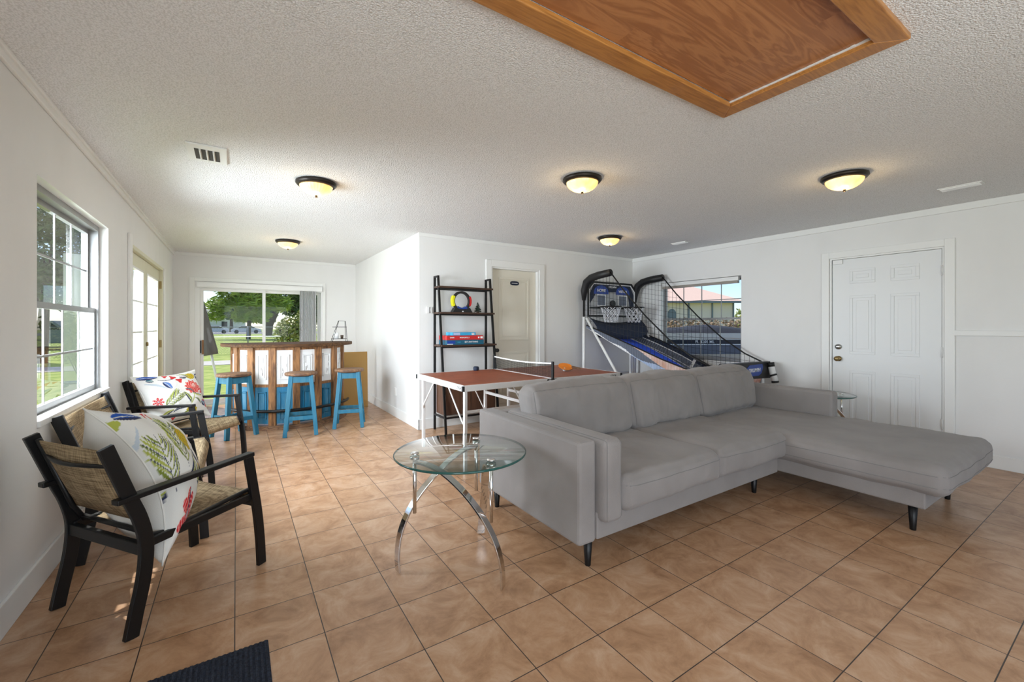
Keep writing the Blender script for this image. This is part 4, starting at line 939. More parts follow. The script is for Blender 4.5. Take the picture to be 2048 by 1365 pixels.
# ------------------------------------------------------------------ curved bar
BX, BY, BR = 1.458, 6.66, .672
bar = thing('bar_counter', 'rustic curved bar with white and blue distressed panels in the alcove', 'bar', (BX, BY, 0))
def bp(a, r, z): return (BX + r * math.cos(R(a)), BY + r * math.sin(R(a)), z)
angs = [180 + 22.5 * k for k in range(9)]
def ringband(a0, a1, r0, r1, z0, z1, n):
    m = MB(); vs = []
    for k in range(n + 1):
        a = a0 + (a1 - a0) * k / n; vs += [bp(a, r0, z0), bp(a, r1, z0), bp(a, r1, z1), bp(a, r0, z1)]
    fs = [(0, 3, 2, 1), tuple(4 * n + k for k in (0, 1, 2, 3))]
    for i in range(n):
        for k in range(4): fs.append((4 * i + k, 4 * i + 4 + k, 4 * i + 4 + (k + 1) % 4, 4 * i + (k + 1) % 4)[::-1])
    return m.add(vs, fs)
for i in range(8):
    a0, a1 = angs[i], angs[i + 1]
    for nm, z0, z1, mt, in (('upper_panel', .56, .985, 'barwhite'), ('lower_panel', .07, .525, 'barblue')):
        p = [Vector(bp(a0, BR, 0)), Vector(bp(a1, BR, 0))]; d = (p[1] - p[0]); L = d.length; d.normalize(); nr = Vector((d.y, -d.x, 0))
        if nr.dot(p[0] - Vector((BX, BY, 0))) < 0: nr = -nr
        def bxl(m, u0, u1, za, zb_, d0, d1_):
            m.prism([(u0, za), (u1, za), (u1, zb_), (u0, zb_)], lambda u, v: tuple(p[0] + d * u + nr * d0 + Vector((0, 0, v))), lambda u, v: tuple(p[0] + d * u + nr * d1_ + Vector((0, 0, v))))
        m = MB(); bxl(m, .0, L, z0, z1, -.02, 0)
        iu, iz = .075, .06
        for (ua, ub, za, zb_) in ((iu, L - iu, z0 + iz, z0 + iz + .012), (iu, L - iu, z1 - iz - .012, z1 - iz), (iu, iu + .012, z0 + iz, z1 - iz), (L - iu - .012, L - iu, z0 + iz, z1 - iz)): bxl(m, ua, ub, za, zb_, 0, .017)
        bxl(m, iu + .022, L - iu - .022, z0 + iz + .022, z1 - iz - .022, 0, .012)
        pn = m.build(nm, M[mt], bar)
        if nm == 'upper_panel':
            m = MB()
            for k in range(4):
                u = L / 2 + rnd.uniform(-.03, .03); z = rnd.uniform(z0 + .1, z1 - .14); bxl(m, u, u + .004, z, z + rnd.uniform(.03, .09), .0122, .0128)
            m.build('paint_chip', M['pot'], pn)
        m = MB(); bxl(m, .0, L, (.985 if nm == 'upper_panel' else .525), (1.02 if nm == 'upper_panel' else .56), -.02, .012); m.build('rail', M['rustic'], bar)
for a in angs:
    c, s = math.cos(R(a)), math.sin(R(a)); tx, ty = -s, c; w_ = .041
    m = MB(); m.prism([(-w_, -.02), (w_, -.02), (w_, .028), (-w_, .028)], lambda u, v: (BX + (BR + v) * c + tx * u, BY + (BR + v) * s + ty * u, .05), lambda u, v: (BX + (BR + v) * c + tx * u, BY + (BR + v) * s + ty * u, 1.02))
    m.build('post', M['rustic'], bar, bevel=.003)
ringband(178, 362, BR - .03, BR + .055, .0, .052, 30).build('plinth', M['rustic_h'], bar)
m = MB(); out = [bp(a, .0, 0)[:2] for a in ()]
topo = [(BX - .81, BY + .02)] + [(BX + .81 * math.cos(R(a)), BY + .03 + .79 * math.sin(R(a))) for a in range(186, 356, 6)] + [(BX + .81, BY + .02), (BX + .81, BY + .12), (BX - .81, BY + .12)]
m.prism(topo, lambda u, v: (u, v, 1.022), lambda u, v: (u, v, 1.06)); m.build('counter_top', M['bartop'], bar, bevel=.004)
MB().tube([bp(a, BR + .078, .24) for a in range(190, 345, 4)], .019, 10).build('foot_rail', M['black'], bar)
m = MB()
for a in (203, 248, 292, 337): m.tube([bp(a, BR - .01, .24), bp(a, BR + .078, .24)], .009, 8)
m.build('rail_bracket', M['black'], bar)
MB().box((BX - .66, BY + .02, 0), (BX + .66, BY + .05, .05)).box((BX - .66, BY - .1, .5), (BX + .66, BY + .05, .53)).build('inner_shelf', M['rustic_h'], bar)
# wire rack on the bar with cup and pot
rk = thing('wire_rack', 'small tiered black wire rack on right end of bar top', 'rack', (2.07, 6.50, 1.061))
a0, b0, a1, b1 = 1.965, 2.165, 2.06, 2.15
m = MB()
for y, yt in ((6.44, 6.48), (6.56, 6.52)):
    m.tube([(a0, y, 1.061), (a1, yt, 1.36), (b1, yt, 1.355), (b0, y, 1.061)], .0035, 6)
m.build('frame', M['black'], rk)
for z, xa, xb in ((1.098, a0 + .0, b0 + .0), (1.268, 1.985, 2.16)):
    MB().box((xa, 6.445, z), (xb, 6.555, z + .006)).build('tray', M['black'], rk)
o = MB().lathe([(.0005, 0), (.03, 0), (.036, .085), (.033, .085), (.028, .004), (.0005, .004)], (2.03, 6.50, 1.1045), 24).build('cup', M['white']); tag(o, 'white cup standing on lower tier of the wire rack', 'cup'); centre(o, (2.03, 6.5, 1.1045))
o = MB().lathe([(.0005, 0), (.018, 0), (.022, .05), (.019, .05), (.016, .03), (.0005, .03)], (2.105, 6.50, 1.1045), 20).build('pot', M['pot']); tag(o, 'tiny brown pot beside the white cup on the wire rack', 'pot'); centre(o, (2.105, 6.5, 1.1045))
# leaning board
o = MB().prism([(1.95, 0), (2.58, 0), (2.58, .875), (1.95, .875)], lambda u, v: (u, 7.42 + .05 * v, v + .001), lambda u, v: (u, 7.46 + .05 * v, v + .001)).build('leaning_sheet', M['cardboard'], bevel=.003)
o.data.transform(Matrix.Translation((0, -.5, 0))); tag(o, 'plain tan board standing on floor between bar and alcove corner', 'board'); centre(o, (2.26, 6.94, 0))

# ------------------------------------------------------------------ bar stools
def stool():
    t = thing('bar_stool', '', 'bar stool', group='blue bar stools with wooden seats')
    H = .70; 
    MB().lathe([(.0005, H), (.172, H), (.178, H + .008), (.178, H + .026), (.172, H + .034), (.0005, H + .034)], n=40).build('seat', M['rustic_h'], t, local=True)
    tp, ft = .105, .165
    def at(z): return ft + (tp - ft) * z / H
    for sx in (-1, 1):
        for sy in (-1, 1):
            MB().bar((sx * ft, sy * ft, 0), (sx * tp, sy * tp, H), .044, .044, up=(1, 0, 0)).build('leg', M['stoolblue'], t, local=True, bevel=.003)
    for z, hh, nm in ((H - .045, .07, 'apron'), (.21, .045, 'stretcher'), (.235, .045, 'stretcher')):
        a = at(z)
        if nm == 'apron' or z < .22:
            for s in (-1, 1): MB().bar((-a, s * a, z), (a, s * a, z), .024, hh).build(nm, M['stoolblue'], t, local=True, bevel=.002)
        if nm == 'apron' or z > .22:
            for s in (-1, 1): MB().bar((s * a, -a, z), (s * a, a, z), .024, hh).build(nm, M['stoolblue'], t, local=True, bevel=.002)
    return t
st = stool(); st.location = (1.475, 5.66, 0); st.rotation_euler = (0, 0, R(-8)); st['label'] = 'blue bar stool in front of the middle of the curved bar'
for x, y, a, lb in ((.80, 5.95, R(28), 'blue bar stool at the left end of the bar, behind patio chair'), (2.05, 5.76, R(-16), 'blue bar stool at the right end of the bar, near tan board')):
    o = wrap_tree(st); o.location = (x, y, 0); o.rotation_euler = (0, 0, a); o['label'] = lb

# ------------------------------------------------------------------ basketball arcade game
bg_ = thing('basketball_arcade', 'double hoop basketball arcade game with blue chute and netting in corner', 'arcade game', (5.65, 3.7, 0))
LX, RX = 5.10, 6.20
for x in (LX, RX):
    MB().tube([(x, 4.66, 0), (x, 4.66, 1.42)], .022, 10).build('leg', M['white'], bg_)
    MB().tube([(x, 3.55, .0), (x, 4.60, 1.40)], .020, 10).build('leg', M['white'], bg_)
    MB().tube([(x, 2.67, .0), (x, 2.69, .84)], .022, 10).build('leg', M['white'], bg_)
    MB().tube([(x, 4.66, 1.40), (x, 4.66, 1.80), (x, 4.64, 1.88)], .012, 8).build('upright', M['black'], bg_)
    m = MB(); P0 = [(x, 4.66, 1.66), (x, 4.655, 1.80), (x, 4.60, 1.92), (x, 4.50, 1.975), (x, 4.35, 2.0), (x, 4.13, 2.015)]
    m.tube(P0, [.025, .050, .058, .056, .054, .050], 12); m.build('padded_arm', M['blackp'], bg_)
    cb_ = [(x, 4.13, 2.02), (x, 3.90, 1.76), (x, 3.55, 1.42), (x, 3.2, 1.13), (x, 2.9, .94), (x, 2.68, .845)]
    MB().tube(cb_, .0095, 8).build('net_rope', M['black'], bg_)
MB().tube([(LX, 4.66, .55), (RX, 4.66, .55)], .014, 8).build('crossbar', M['white'], bg_)
MB().tube([(LX, 2.68, .12), (RX, 2.68, .12)], .014, 8).build('crossbar', M['white'], bg_)
for x in (5.58, 5.66): MB().tube([(x, 4.2, 0), (x, 4.2, .95)], .022, 10).build('leg', M['white'], bg_)
MB().tube([(LX, 4.02, .60), (RX, 4.02, .60)], .010, 8).build('crossbar', M['white'], bg_)
# backboard
yb = 4.62
bo = [(5.13, 1.42), (6.17, 1.42), (6.17, 1.84), (6.07, 1.95), (5.23, 1.95), (5.13, 1.84)]
def ins(poly, k):
    cx = sum(p[0] for p in poly) / len(poly); cz = 1.685; return [(cx + (x - cx) * (1 - k / .52), cz + (z - cz) * (1 - k / .265)) for x, z in poly]
bb = MB().prism(bo, lambda u, v: (u, yb, v), lambda u, v: (u, yb + .03, v)).build('backboard', M['clearboard'], bg_)
def frame_poly(o_, i_, y0, y1, mat, nm, par):
    m = MB(); n = len(o_)
    for k in range(n):
        q = (k + 1) % n; m.prism([o_[k], o_[q], i_[q], i_[k]], lambda u, v: (u, y0, v), lambda u, v: (u, y1, v))
    m.build(nm, mat, par)
frame_poly(bo, ins(bo, .03), yb - .01, yb, M['blackp'], 'board_frame', bb)
frame_poly(ins(bo, .03), ins(bo, .038), yb - .008, yb, M['textwhite'], 'white_border', bb)
m = MB()
m.prism([(5.18, 1.77), (5.26, 1.905), (6.04, 1.905), (6.12, 1.77), (6.12, 1.5), (6.05, 1.5), (5.98, 1.80), (5.32, 1.80), (5.25, 1.7), (5.18, 1.62)], lambda u, v: (u, yb - .003, v), lambda u, v: (u, yb - .0005, v))
m.build('dark_print', M['navy'], bb)
for cx, tx in ((5.41, 'HOME'), (5.87, 'VISITOR')):
    m = MB(); m.prism([(cx - .15, 1.765)] + [(cx + .15 * math.cos(a), 1.79 + .105 * math.sin(a)) for a in [math.pi * (1 - k / 16) for k in range(17)]] + [(cx + .15, 1.765)], lambda u, v: (u, yb - .006, v), lambda u, v: (u, yb - .0035, v)); m.build('blue_print', M['bluepaint'], bb)
    lettering(tx, .062 if tx == 'HOME' else .052, M['textwhite'], bb, (cx, yb - .008, 1.815), FACE_MY)
    MB().box((cx - .085, yb - .005, 1.60), (cx + .085, yb - .0032, 1.745)).build('score_window', M['greyfab'], bb)
    MB().box((cx - .095, yb - .0075, 1.59), (cx + .095, yb - .0055, 1.60)).box((cx - .095, yb - .0075, 1.745), (cx + .095, yb - .0055, 1.755)).box((cx - .095, yb - .0075, 1.60), (cx - .085, yb - .0055, 1.745)).box((cx + .085, yb - .0075, 1.60), (cx + .095, yb - .0055, 1.745)).build('white_border', M['textwhite'], bb)
lettering('TRIUMPH', .04, M['textwhite'], bb, (5.64, yb - .008, 1.875), FACE_MY, shear=.2)
MB().prism([(5.64 + .05 * math.cos(a), 1.625 + .05 * math.sin(a)) for a in [i * math.pi / 12 for i in range(24)]], lambda u, v: (u, yb - .03, v), lambda u, v: (u, yb - .003, v)).build('score_unit', M['blackp'], bb)
MB().box((5.17, yb - .012, 1.545), (6.13, yb - .004, 1.565)).build('rim_rail', M['blackp'], bb)
# rims and cord nets
for cx in (5.41, 5.90):
    c = (cx, 4.42, 1.565); n = 24; rr = .15
    ri = MB().tube([(c[0] + rr * math.cos(2 * math.pi * k / n), c[1] + rr * math.sin(2 * math.pi * k / n), c[2]) for k in range(n)], .009, 8, closed=True).tube([(c[0] - .05, c[1] + rr * .93, c[2]), (c[0] - .05, yb, c[2])], .008, 8).tube([(c[0] + .05, c[1] + rr * .93, c[2]), (c[0] + .05, yb, c[2])], .008, 8).build('rim', M['black'], bg_)
    m = MB()
    for k in range(10):
        for d in (-1, 1):
            ps = []
            for j in range(6):
                a = 2 * math.pi * (k + d * j * .5) / 10; r = rr * (1 - .42 * (j / 5) ** .8); ps.append((c[0] + r * math.cos(a), c[1] + r * math.sin(a), c[2] - .045 * j))
            m.tube(ps, .0042, 5)
    m.build('cord_net', M['whitestring'], ri)
# dark catch cloth under the board
m = MB(); m.smooth = True; vs = []; nx = 24; prof = [(.0, 1.42), (-.05, 1.36), (-.10, 1.28), (-.12, 1.20), (-.10, 1.13)]
for i in range(nx + 1):
    u = i / nx; x = LX + .02 + (RX - LX - .04) * u; dip = .09 * math.sin(math.pi * u) ** .7
    for (dy, z) in prof: vs.append((x, 4.58 + dy * 1.6 - .16 * math.sin(math.pi * u) * (1.42 - z) / .29, z - dip * (1 if z > 1.4 else .35 + .65 * (z - 1.13) / .3)))
fs = [(i * 5 + j, (i + 1) * 5 + j, (i + 1) * 5 + j + 1, i * 5 + j + 1) for i in range(nx) for j in range(4)]
m.add(vs, fs); o = m.build('catch_cloth', M['navy'], bg_); q = o.modifiers.new('s', 'SOLIDIFY'); q.thickness = .004
# ball return chute
Lp = [(4.60, 1.29), (4.19, 1.165), (3.62, .985), (3.3, .88), (3.0, .80), (2.68, .74)]
Rp = [(4.60, 1.20), (4.19, 1.07), (3.78, .92), (3.37, .74), (3.0, .70), (2.68, .68)]
bedL = [(y, z - .05) for y, z in Lp]; bedR = [(y, z - .13) for y, z in Rp]
def itp(P, y):
    for (ya, za), (yb_, zb_) in zip(P, P[1:]):
        if y <= ya and y >= yb_: return za + (zb_ - za) * (ya - y) / (ya - yb_)
    return P[-1][1] if y < P[-1][0] else P[0][1]
def strip(name, fa, fb, mats, ys, mfun, nseg=1, wob=0):
    m = MB(); m.smooth = True
    for i in range(len(ys) - 1):
        for j in range(nseg):
            def P(y, s):
                a, b = Vector(fa(y)), Vector(fb(y)); p = a.lerp(b, s)
                if wob: p.z += wob * noise.noise(p * 6)
                return tuple(p)
            m.mi = mfun((ys[i] + ys[i + 1]) / 2, (j + .5) / nseg)
            m.add([P(ys[i], j / nseg), P(ys[i + 1], j / nseg), P(ys[i + 1], (j + 1) / nseg), P(ys[i], (j + 1) / nseg)], [(0, 1, 2, 3)])
    o = m.build(name, [M[k] for k in mats], bg_); q = o.modifiers.new('s', 'SOLIDIFY'); q.thickness = .004; return o
ys = [4.60 - k * (4.60 - 2.68) / 48 for k in range(49)]
bxl_, bxr_ = LX + .10, RX - .12
strip('chute_bed', lambda y: (bxl_ - .04, y, itp(Lp, y) - .045), lambda y: (bxr_, y, itp(Rp, y) - .13), ['blue', 'textwhite', 'greyfab', 'orangefab'], ys,
      lambda y, s: (0 if .03 < s < .72 + .24 * (y - 3.45) / 1.05 else (1 if s < .76 + .24 * (y - 3.45) / 1.05 else 2)) if y > 3.42 else ((1 if s < .4 else 2) if y > 3.38 else (2 if y > 3.1 else 3)), 48, .0)
strip('chute_side', lambda y: (LX, y, itp(Lp, y)), lambda y: (bxl_ - .04, y, itp(Lp, y) - .045), ['greyfab', 'textwhite', 'peach'], ys, lambda y, s: 1 if (s > .75 and y > 3.6) else (2 if y < 3.3 else 0), 8)
strip('chute_side', lambda y: (RX, y, itp(Rp, y) + .0), lambda y: (bxr_, y, itp(Rp, y) - .13), ['navy', 'greyfab', 'textwhite', 'orangefab', 'greyfab'], ys,
      lambda y, s: 3 if y < 3.05 else ((2 if (.36 < s < .44 or s > .94 or 3.55 < y < 3.6) and y > 3.55 else (0 if s < .36 else 1)) if y > 3.3 else 0), 24)
def wavy(y): return .10 + .05 * math.sin(y * 5.2) + .03 * math.sin(y * 11)
strip('outer_skirt', lambda y: (LX - .006, y, itp(Lp, y)), lambda y: (LX - .006, y, itp(Lp, y) - (.03 + .13 * min(1, (4.6 - y) / 1.2))), ['greyfab', 'textwhite', 'paleblue', 'peach'], ys,
      lambda y, s: (3 if s < (3.75 - y) * 1.1 else 2 if s > .72 + .2 * math.sin(y * 9) else 0) if y < 3.75 else (1 if s > .80 + .12 * math.sin(y * 14) else 0), 24)
for x, P in ((LX, Lp), (RX, Rp)): MB().tube([(x, y, z + .004) for y, z in P], .011, 8).build('chute_rail', M['black'], bg_)
# side nets
def side_net(x, P):
    top = [(4.66, 1.66), (4.60, 1.88), (4.50, 1.94), (4.13, 1.985), (3.90, 1.76), (3.55, 1.42), (3.2, 1.13), (2.9, .94), (2.68, .845)]
    def tz(y): return itp(top, y)
    m = MB(); pit = .062; N = int((4.64 - 2.75) / pit)
    zc = [[None] * 40 for _ in range(N + 1)]
    for i in range(N + 1):
        y = 4.64 - i * pit; za, zb_ = itp(P, y) + .01, tz(y); K = max(1, int((zb_ - za) / pit))
        m.bar((x, y, za), (x, y, zb_), .0028, .0028, up=(1, 0, 0))
        if i < N:
            y2 = y - pit; z2a, z2b = itp(P, y2) + .01, tz(y2)
            for k in range(1, 17):
                z = .75 + k * .075 + .0 ; zz = z + .02 * math.sin(y * 3)
                if za < zz - (4.64 - y) * .12 < zb_ and z2a < zz - (4.64 - y2) * .12 < z2b: m.bar((x, y, zz - (4.64 - y) * .12), (x, y2, zz - (4.64 - y2) * .12), .0028, .0028, up=(1, 0, 0))
            z = zb_
    m.build('side_net', M['netblack'], bg_)
side_net(LX, Lp); side_net(RX, Rp)
m = MB()
for k in range(19): x = LX + (RX - LX) * k / 18; m.tube([(x, 4.66, 1.42), (x, 4.67, 1.9)], .0015, 4)
m.build('rear_net', M['netblack'], bg_)
# front panel
fp = MB().prism([(5.02, .70), (6.22, .66), (6.22, .86), (5.24, .872), (5.10, .80)], lambda u, v: (u, 2.60 - .0, v), lambda u, v: (u, 2.66, v)).build('front_panel', M['blackp'], bg_, bevel=.006)
yy = 2.599
fp2 = MB().prism([(5.62, .735), (5.68, .80), (5.74, .835), (6.02, .838), (6.04, .80), (6.0, .73), (5.94, .705), (5.68, .71)], lambda u, v: (u, yy - .003, v), lambda u, v: (u, yy, v)).build('logo_plate', M['bluepaint'], fp)
lettering('TRIUMPH', .062, M['textwhite'], fp2, (5.84, yy - .005, .772), FACE_MY, shear=.25)
MB().tube([(6.18, 2.52, .60), (6.18, 2.56, .74), (6.18, 2.58, .84)], .036, 14).build('leg_sleeve', M['white'], bg_)
MB().tube([(6.18, 2.545, .69), (6.18, 2.553, .71)], .040, 14).tube([(6.18, 2.575, .80), (6.18, 2.583, .85)], .041, 14).tube([(6.18, 2.527, .61), (6.18, 2.53, .635)], .040, 14).build('strap', M['blackp'], bg_)
# scale the arcade's parts about the camera to clear the sofa: it ends up 4.5 % farther out and is that much larger than laid out above
def scale_from_camera(v):
    z = 1.045 * v.z - .058 if v.z > .62 else v.z * (.59 / .62)
    return Vector((CAM_X + (v.x - CAM_X) * 1.045, v.y * 1.045, z))
def descend(o):
    for c in o.children: yield c; yield from descend(c)
old = bg_.location.copy(); new = scale_from_camera(Vector((5.65, 3.7, 0)))
for o in descend(bg_):
    if o.data and o.data.users == 1:
        for v in o.data.vertices: v.co = scale_from_camera(v.co + old) - new
        o.data.update()
bg_.location = new

# ------------------------------------------------------------------ outdoors
GZ = -.12
Sy, Cy = math.sin(YAW), math.cos(YAW)
def at_view(a, t): return (CAM_X + t * (Sy + a * Cy), t * (Cy - a * Sy))
o = tag(MB().box((-90, -40, GZ - .2), (120, 190, GZ)).build('lawn', M['grass']), 'green lawn around the house seen through the windows', 'lawn', kind='structure')
struct(MB().box((-30, 18.4, GZ), (40, 20.5, GZ + .015)).build('sidewalk', M['concrete']))
struct(MB().box((-80, 84, GZ), (90, 112, GZ + .02)).build('road', M['asphalt']))
struct(MB().box((6.9, -8, GZ), (14.6, 7.5, GZ + .02)).build('driveway', M['asphalt']))
struct(MB().box((-.5, YF - 1, 2.38), (-.151, YB + .8, 2.5)).box((-.5, YB + .151, 2.38), (7.5, YB + .8, 2.5)).box((XR + .151, YF - 1, 2.38), (XR + .6, YM + .1, 2.5)).box((-.5, YF - 1, 2.546), (7.5, YB + .8, 2.62)).build('eave', M['stuccowhite']))
def leaf_cloud(m, c, rad, n, size, droop=0, needle=False):
    for k in range(n):
        while True:
            p = Vector((rnd.uniform(-1, 1), rnd.uniform(-1, 1), rnd.uniform(-1, 1)))
            if .35 < p.length < 1: break
        p = Vector(c) + Vector((p.x * rad[0], p.y * rad[1], p.z * rad[2]))
        a = Vector((rnd.gauss(0, 1), rnd.gauss(0, 1), rnd.gauss(0, .6) - droop)).normalized(); b = a.cross(Vector((rnd.gauss(0, 1), rnd.gauss(0, 1), rnd.gauss(0, 1)))).normalized()
        s = size * rnd.uniform(.6, 1.4); w_ = s * (.17 if needle else .42)
        m.add([p - a * s * .5, p + b * w_ * .5, p + a * s * .5, p - b * w_ * .5], [(0, 1, 2, 3)])
def tree(label, x, y, trunk, tr, clouds, mat, size, nper, group=None, needle=False, droop=0):
    t = thing('tree', label, 'tree', (x, y, GZ), group=group)
    m = MB(); pts = [(x + dx, y, z) for dx, z in trunk]; m.tube(pts, [tr * (1 - .6 * k / (len(pts) - 1)) for k in range(len(pts))], 10); top = Vector(pts[-2])
    for c in clouds[:7]: m.tube([top, (Vector(c[0]) + Vector((x, y, 0)) + top) / 2 + Vector((0, 0, .2)), Vector(c[0]) + Vector((x, y, 0))], [tr * .35, tr * .22, tr * .08], 6)
    m.build('trunk', M['bark'], t)
    m = MB()
    for c, r in clouds: leaf_cloud(m, (c[0] + x, c[1] + y, c[2]), r, int(nper * r[0] * r[2]), size, droop, needle)
    m.build('foliage', mat, t); return t
x, y = at_view(-.62, 44)
tree('yellow-green pine seen through left pane of the sliding door', x, y, [(0, GZ), (.1, 2.5), (-.1, 5), (0, 7)], .22,
     [((-2.4, 0, 3.4), (1.3, 1.2, .8)), ((-1.3, 0, 5.0), (1.7, 1.3, 1.1)), ((.2, -.5, 3.6), (1.5, 1.3, 1.0)), ((1.6, 0, 5.2), (1.7, 1.3, 1.1)), ((1.0, -.4, 2.4), (1.0, 1, .9)), ((2.9, 0, 3.6), (1.2, 1.2, .9)), ((-2.9, 0, 2.2), (.9, 1, .55)), ((0, 0, 6.6), (2.4, 1.6, 1.0)), ((-.6, -.4, 2.3), (.9, 1, .7))],
     M['leaflight'], .8, 420, needle=True, droop=.2)
x, y = at_view(-.525, 58)
tree('dark oak with curved trunk seen through right pane of the sliding door', x, y, [(-2.6, GZ), (-2.3, 1.5), (-1.4, 3.4), (0, 5)], .62,
     [((0, 0, 6), (4.2, 3, 2.4)), ((3.6, 0, 4.6), (2.8, 2.2, 2.2)), ((-3.2, 0, 6.6), (3, 2.4, 1.8)), ((1.5, 0, 3.6), (2.6, 2, 1.3)), ((-1.8, 0, 8), (4, 2.4, 1.6)), ((4.5, 0, 2.6), (2.0, 2, 1.4)), ((3.5, 0, 8), (3.6, 2.4, 2))], M['leafdark'], .5, 360)
x, y = at_view(-.66, 95)
tree('dark green tree far behind the pine across the lawn', x, y, [(0, GZ), (0, 3), (.3, 6)], .4, [((0, 0, 5), (3, 3, 2.6)), ((3.5, 0, 4.5), (3.4, 2.5, 2.8)), ((6.6, 0, 4), (2.6, 2.5, 2.6)), ((4, 0, 8.2), (4.5, 3, 2))], M['leafdark'], .7, 150)
x, y = at_view(-1.1, 16)
tree('leafy tree seen through the upper sash of the left window', x, y, [(-.1, GZ), (0, 2), (.1, 3.6)], .2, [((0, 0, 4.2), (1.7, 1.5, 1.4)), ((-1.2, 0, 3.2), (1.2, 1.2, 1.0)), ((.5, 0, 2.9), (1.0, 1.0, .8)), ((.3, 0, 5.4), (1.5, 1.3, 1.0)), ((-2.6, 0, 4.2), (1.6, 1.4, 1.5))], M['leafdark'], .2, 1500)
x, y = at_view(-1.04, 30)
tree('tree farther back in the left window behind the parked car', x, y, [(-.1, GZ), (0, 2), (.1, 3.6)], .3, [((0, 0, 4.2), (2.6, 1.5, 1.7)), ((-3.0, 0, 4), (2.6, 1.2, 2.0)), ((2.0, 0, 3.2), (1.6, 1.0, 1.2))], M['leafdark'], .35, 420)
x, y = at_view(-.52, 13)
b = thing('shrub', 'variegated yellow-green shrub outside behind the bar', 'shrub', (x, y, GZ))
m = MB(); 
for k in range(9): m.tube([(x, y, GZ), (x + rnd.uniform(-.4, .4), y + rnd.uniform(-.3, .3), 1.2)], .012, 5)
m.build('stem', M['bark'], b)
m = MB(); leaf_cloud(m, (x + .05, y, .95), (.55, .5, .65), 1600, .12); leaf_cloud(m, (x + .35, y, 1.3), (.35, .4, .5), 700, .12); m.build('foliage', M['leafbush'], b)
# chain-link fence
fyy = 25.2
fn = thing('chain_link_fence', 'galvanised chain-link fence across the back lawn', 'fence', (2, fyy, GZ))
for k in range(9): xx = -9 + k * 2.45 + .52; MB().tube([(xx, fyy, GZ), (xx, fyy, 1.26)], .032, 8).build('post', M['galv'], fn)
MB().tube([(-10, fyy, 1.22), (13, fyy, 1.22)], .022, 6).build('top_rail', M['galv'], fn)
m = MB(); H_ = 1.30
for k in range(-9, 190):
    xx = -9 + k * .115
    m.bar((xx, fyy - .01, GZ + .03), (xx + H_, fyy - .01, 1.2), .005, .005); m.bar((xx + H_, fyy + .01, GZ + .03), (xx, fyy + .01, 1.2), .005, .005)
m.build('wire_mesh', M['galv'], fn)
# vehicles on the road
def car(label, a, t_, mat, L=4.5, H_=1.45, suv=False, group=None):
    x, y = at_view(a, t_); t = thing('car', label, 'car', (x, y, GZ))
    prof = [(-.5, .22), (-.5, .5), (-.44, .62), (-.3, .66), (-.17, .98), (.17, 1.0), (.32, .68), (.47, .6), (.5, .45), (.5, .22)]
    if suv: prof = [(-.5, .22), (-.5, .62), (-.46, .95), (-.38, 1.0), (.12, 1.0), (.25, .68), (.46, .6), (.5, .45), (.5, .22)]
    MB().prism([(x + u * L, GZ + v * H_) for u, v in prof], lambda u, v: (u, y - .85, v), lambda u, v: (u, y + .85, v)).build('body', mat, t, bevel=.05)
    MB().prism([(x + u * L, GZ + v * H_) for u, v in ([(-.27, .68), (-.165, .94), (.16, .95), (.28, .69)] if not suv else [(-.43, .68), (-.40, .93), (.1, .94), (.2, .69)])], lambda u, v: (u, y - .862, v), lambda u, v: (u, y + .862, v)).build('window', M['glassdark'], t)
    for u in (-.32, .32):
        for s in (-1, 1): MB().tube([(x + u * L, y + s * .72, GZ + .33), (x + u * L, y + s * .90, GZ + .33)], .33, 20).build('wheel', M['blackrubber'], t)
car('white sedan parked across the road behind chain-link fence', -.625, 76, M['carwhite'], 4.6, 1.4)
car('white car at left parked across the road near white house', -.70, 74, M['carwhite'], 4.3, 1.4)
car('grey car seen through lower sash of the left window', -1.10, 25, M['cargrey'], 4.6, 1.7, True)
# white house across the road
hs = thing('house', 'white house with pitched roof far across the road', 'house', (-8, 146, GZ))
MB().box((-20, 140, GZ), (3, 150, 3.4)).build('wall', M['stuccowhite'], hs)
MB().prism([(139.2, 3.4), (145, 6.2), (150.8, 3.4)], lambda u, v: (-20.5, u, v), lambda u, v: (3.5, u, v)).build('roof', M['concrete'], hs)
for xx in (-14, -8.6, -2.5): MB().box((xx, 139.95, 1.0), (xx + 1.3, 140, 2.4)).build('window', M['glassdark'], hs)
# folded patio umbrella leaning outside the sliding door
um = thing('patio_umbrella', 'closed grey-brown patio umbrella leaning outside the sliding door', 'umbrella', (.62, 8.88, GZ))
p0, p1 = Vector((.62, 8.88, GZ)), Vector((.255, 8.98, 2.02))
ax = (p1 - p0); MB().tube([p0, p0 + ax * .55], .019, 10).build('pole', M['white'], um)
m = MB(); m.smooth = True; d = ax.normalized(); s1 = d.cross(Vector((0, 1, 0))).normalized(); s2 = d.cross(s1); n = 20; vs = []
rings = [(.425, .098), (.46, .102), (.6, .08), (.8, .052), (.97, .022), (1.0, .008)]
for q, r in rings:
    c = p0 + ax * q
    for k in range(n):
        a = 2 * math.pi * k / n; rr = r * (1 + .22 * math.sin(5 * a + q * 3)); vs.append(c + s1 * rr * math.cos(a) + s2 * rr * math.sin(a))
fs = [(i * n + k, i * n + (k + 1) % n, (i + 1) * n + (k + 1) % n, (i + 1) * n + k) for i in range(len(rings) - 1) for k in range(n)] + [tuple(range(n))[::-1]]
m.add(vs, fs); m.build('canopy', M['umbrella'], um)
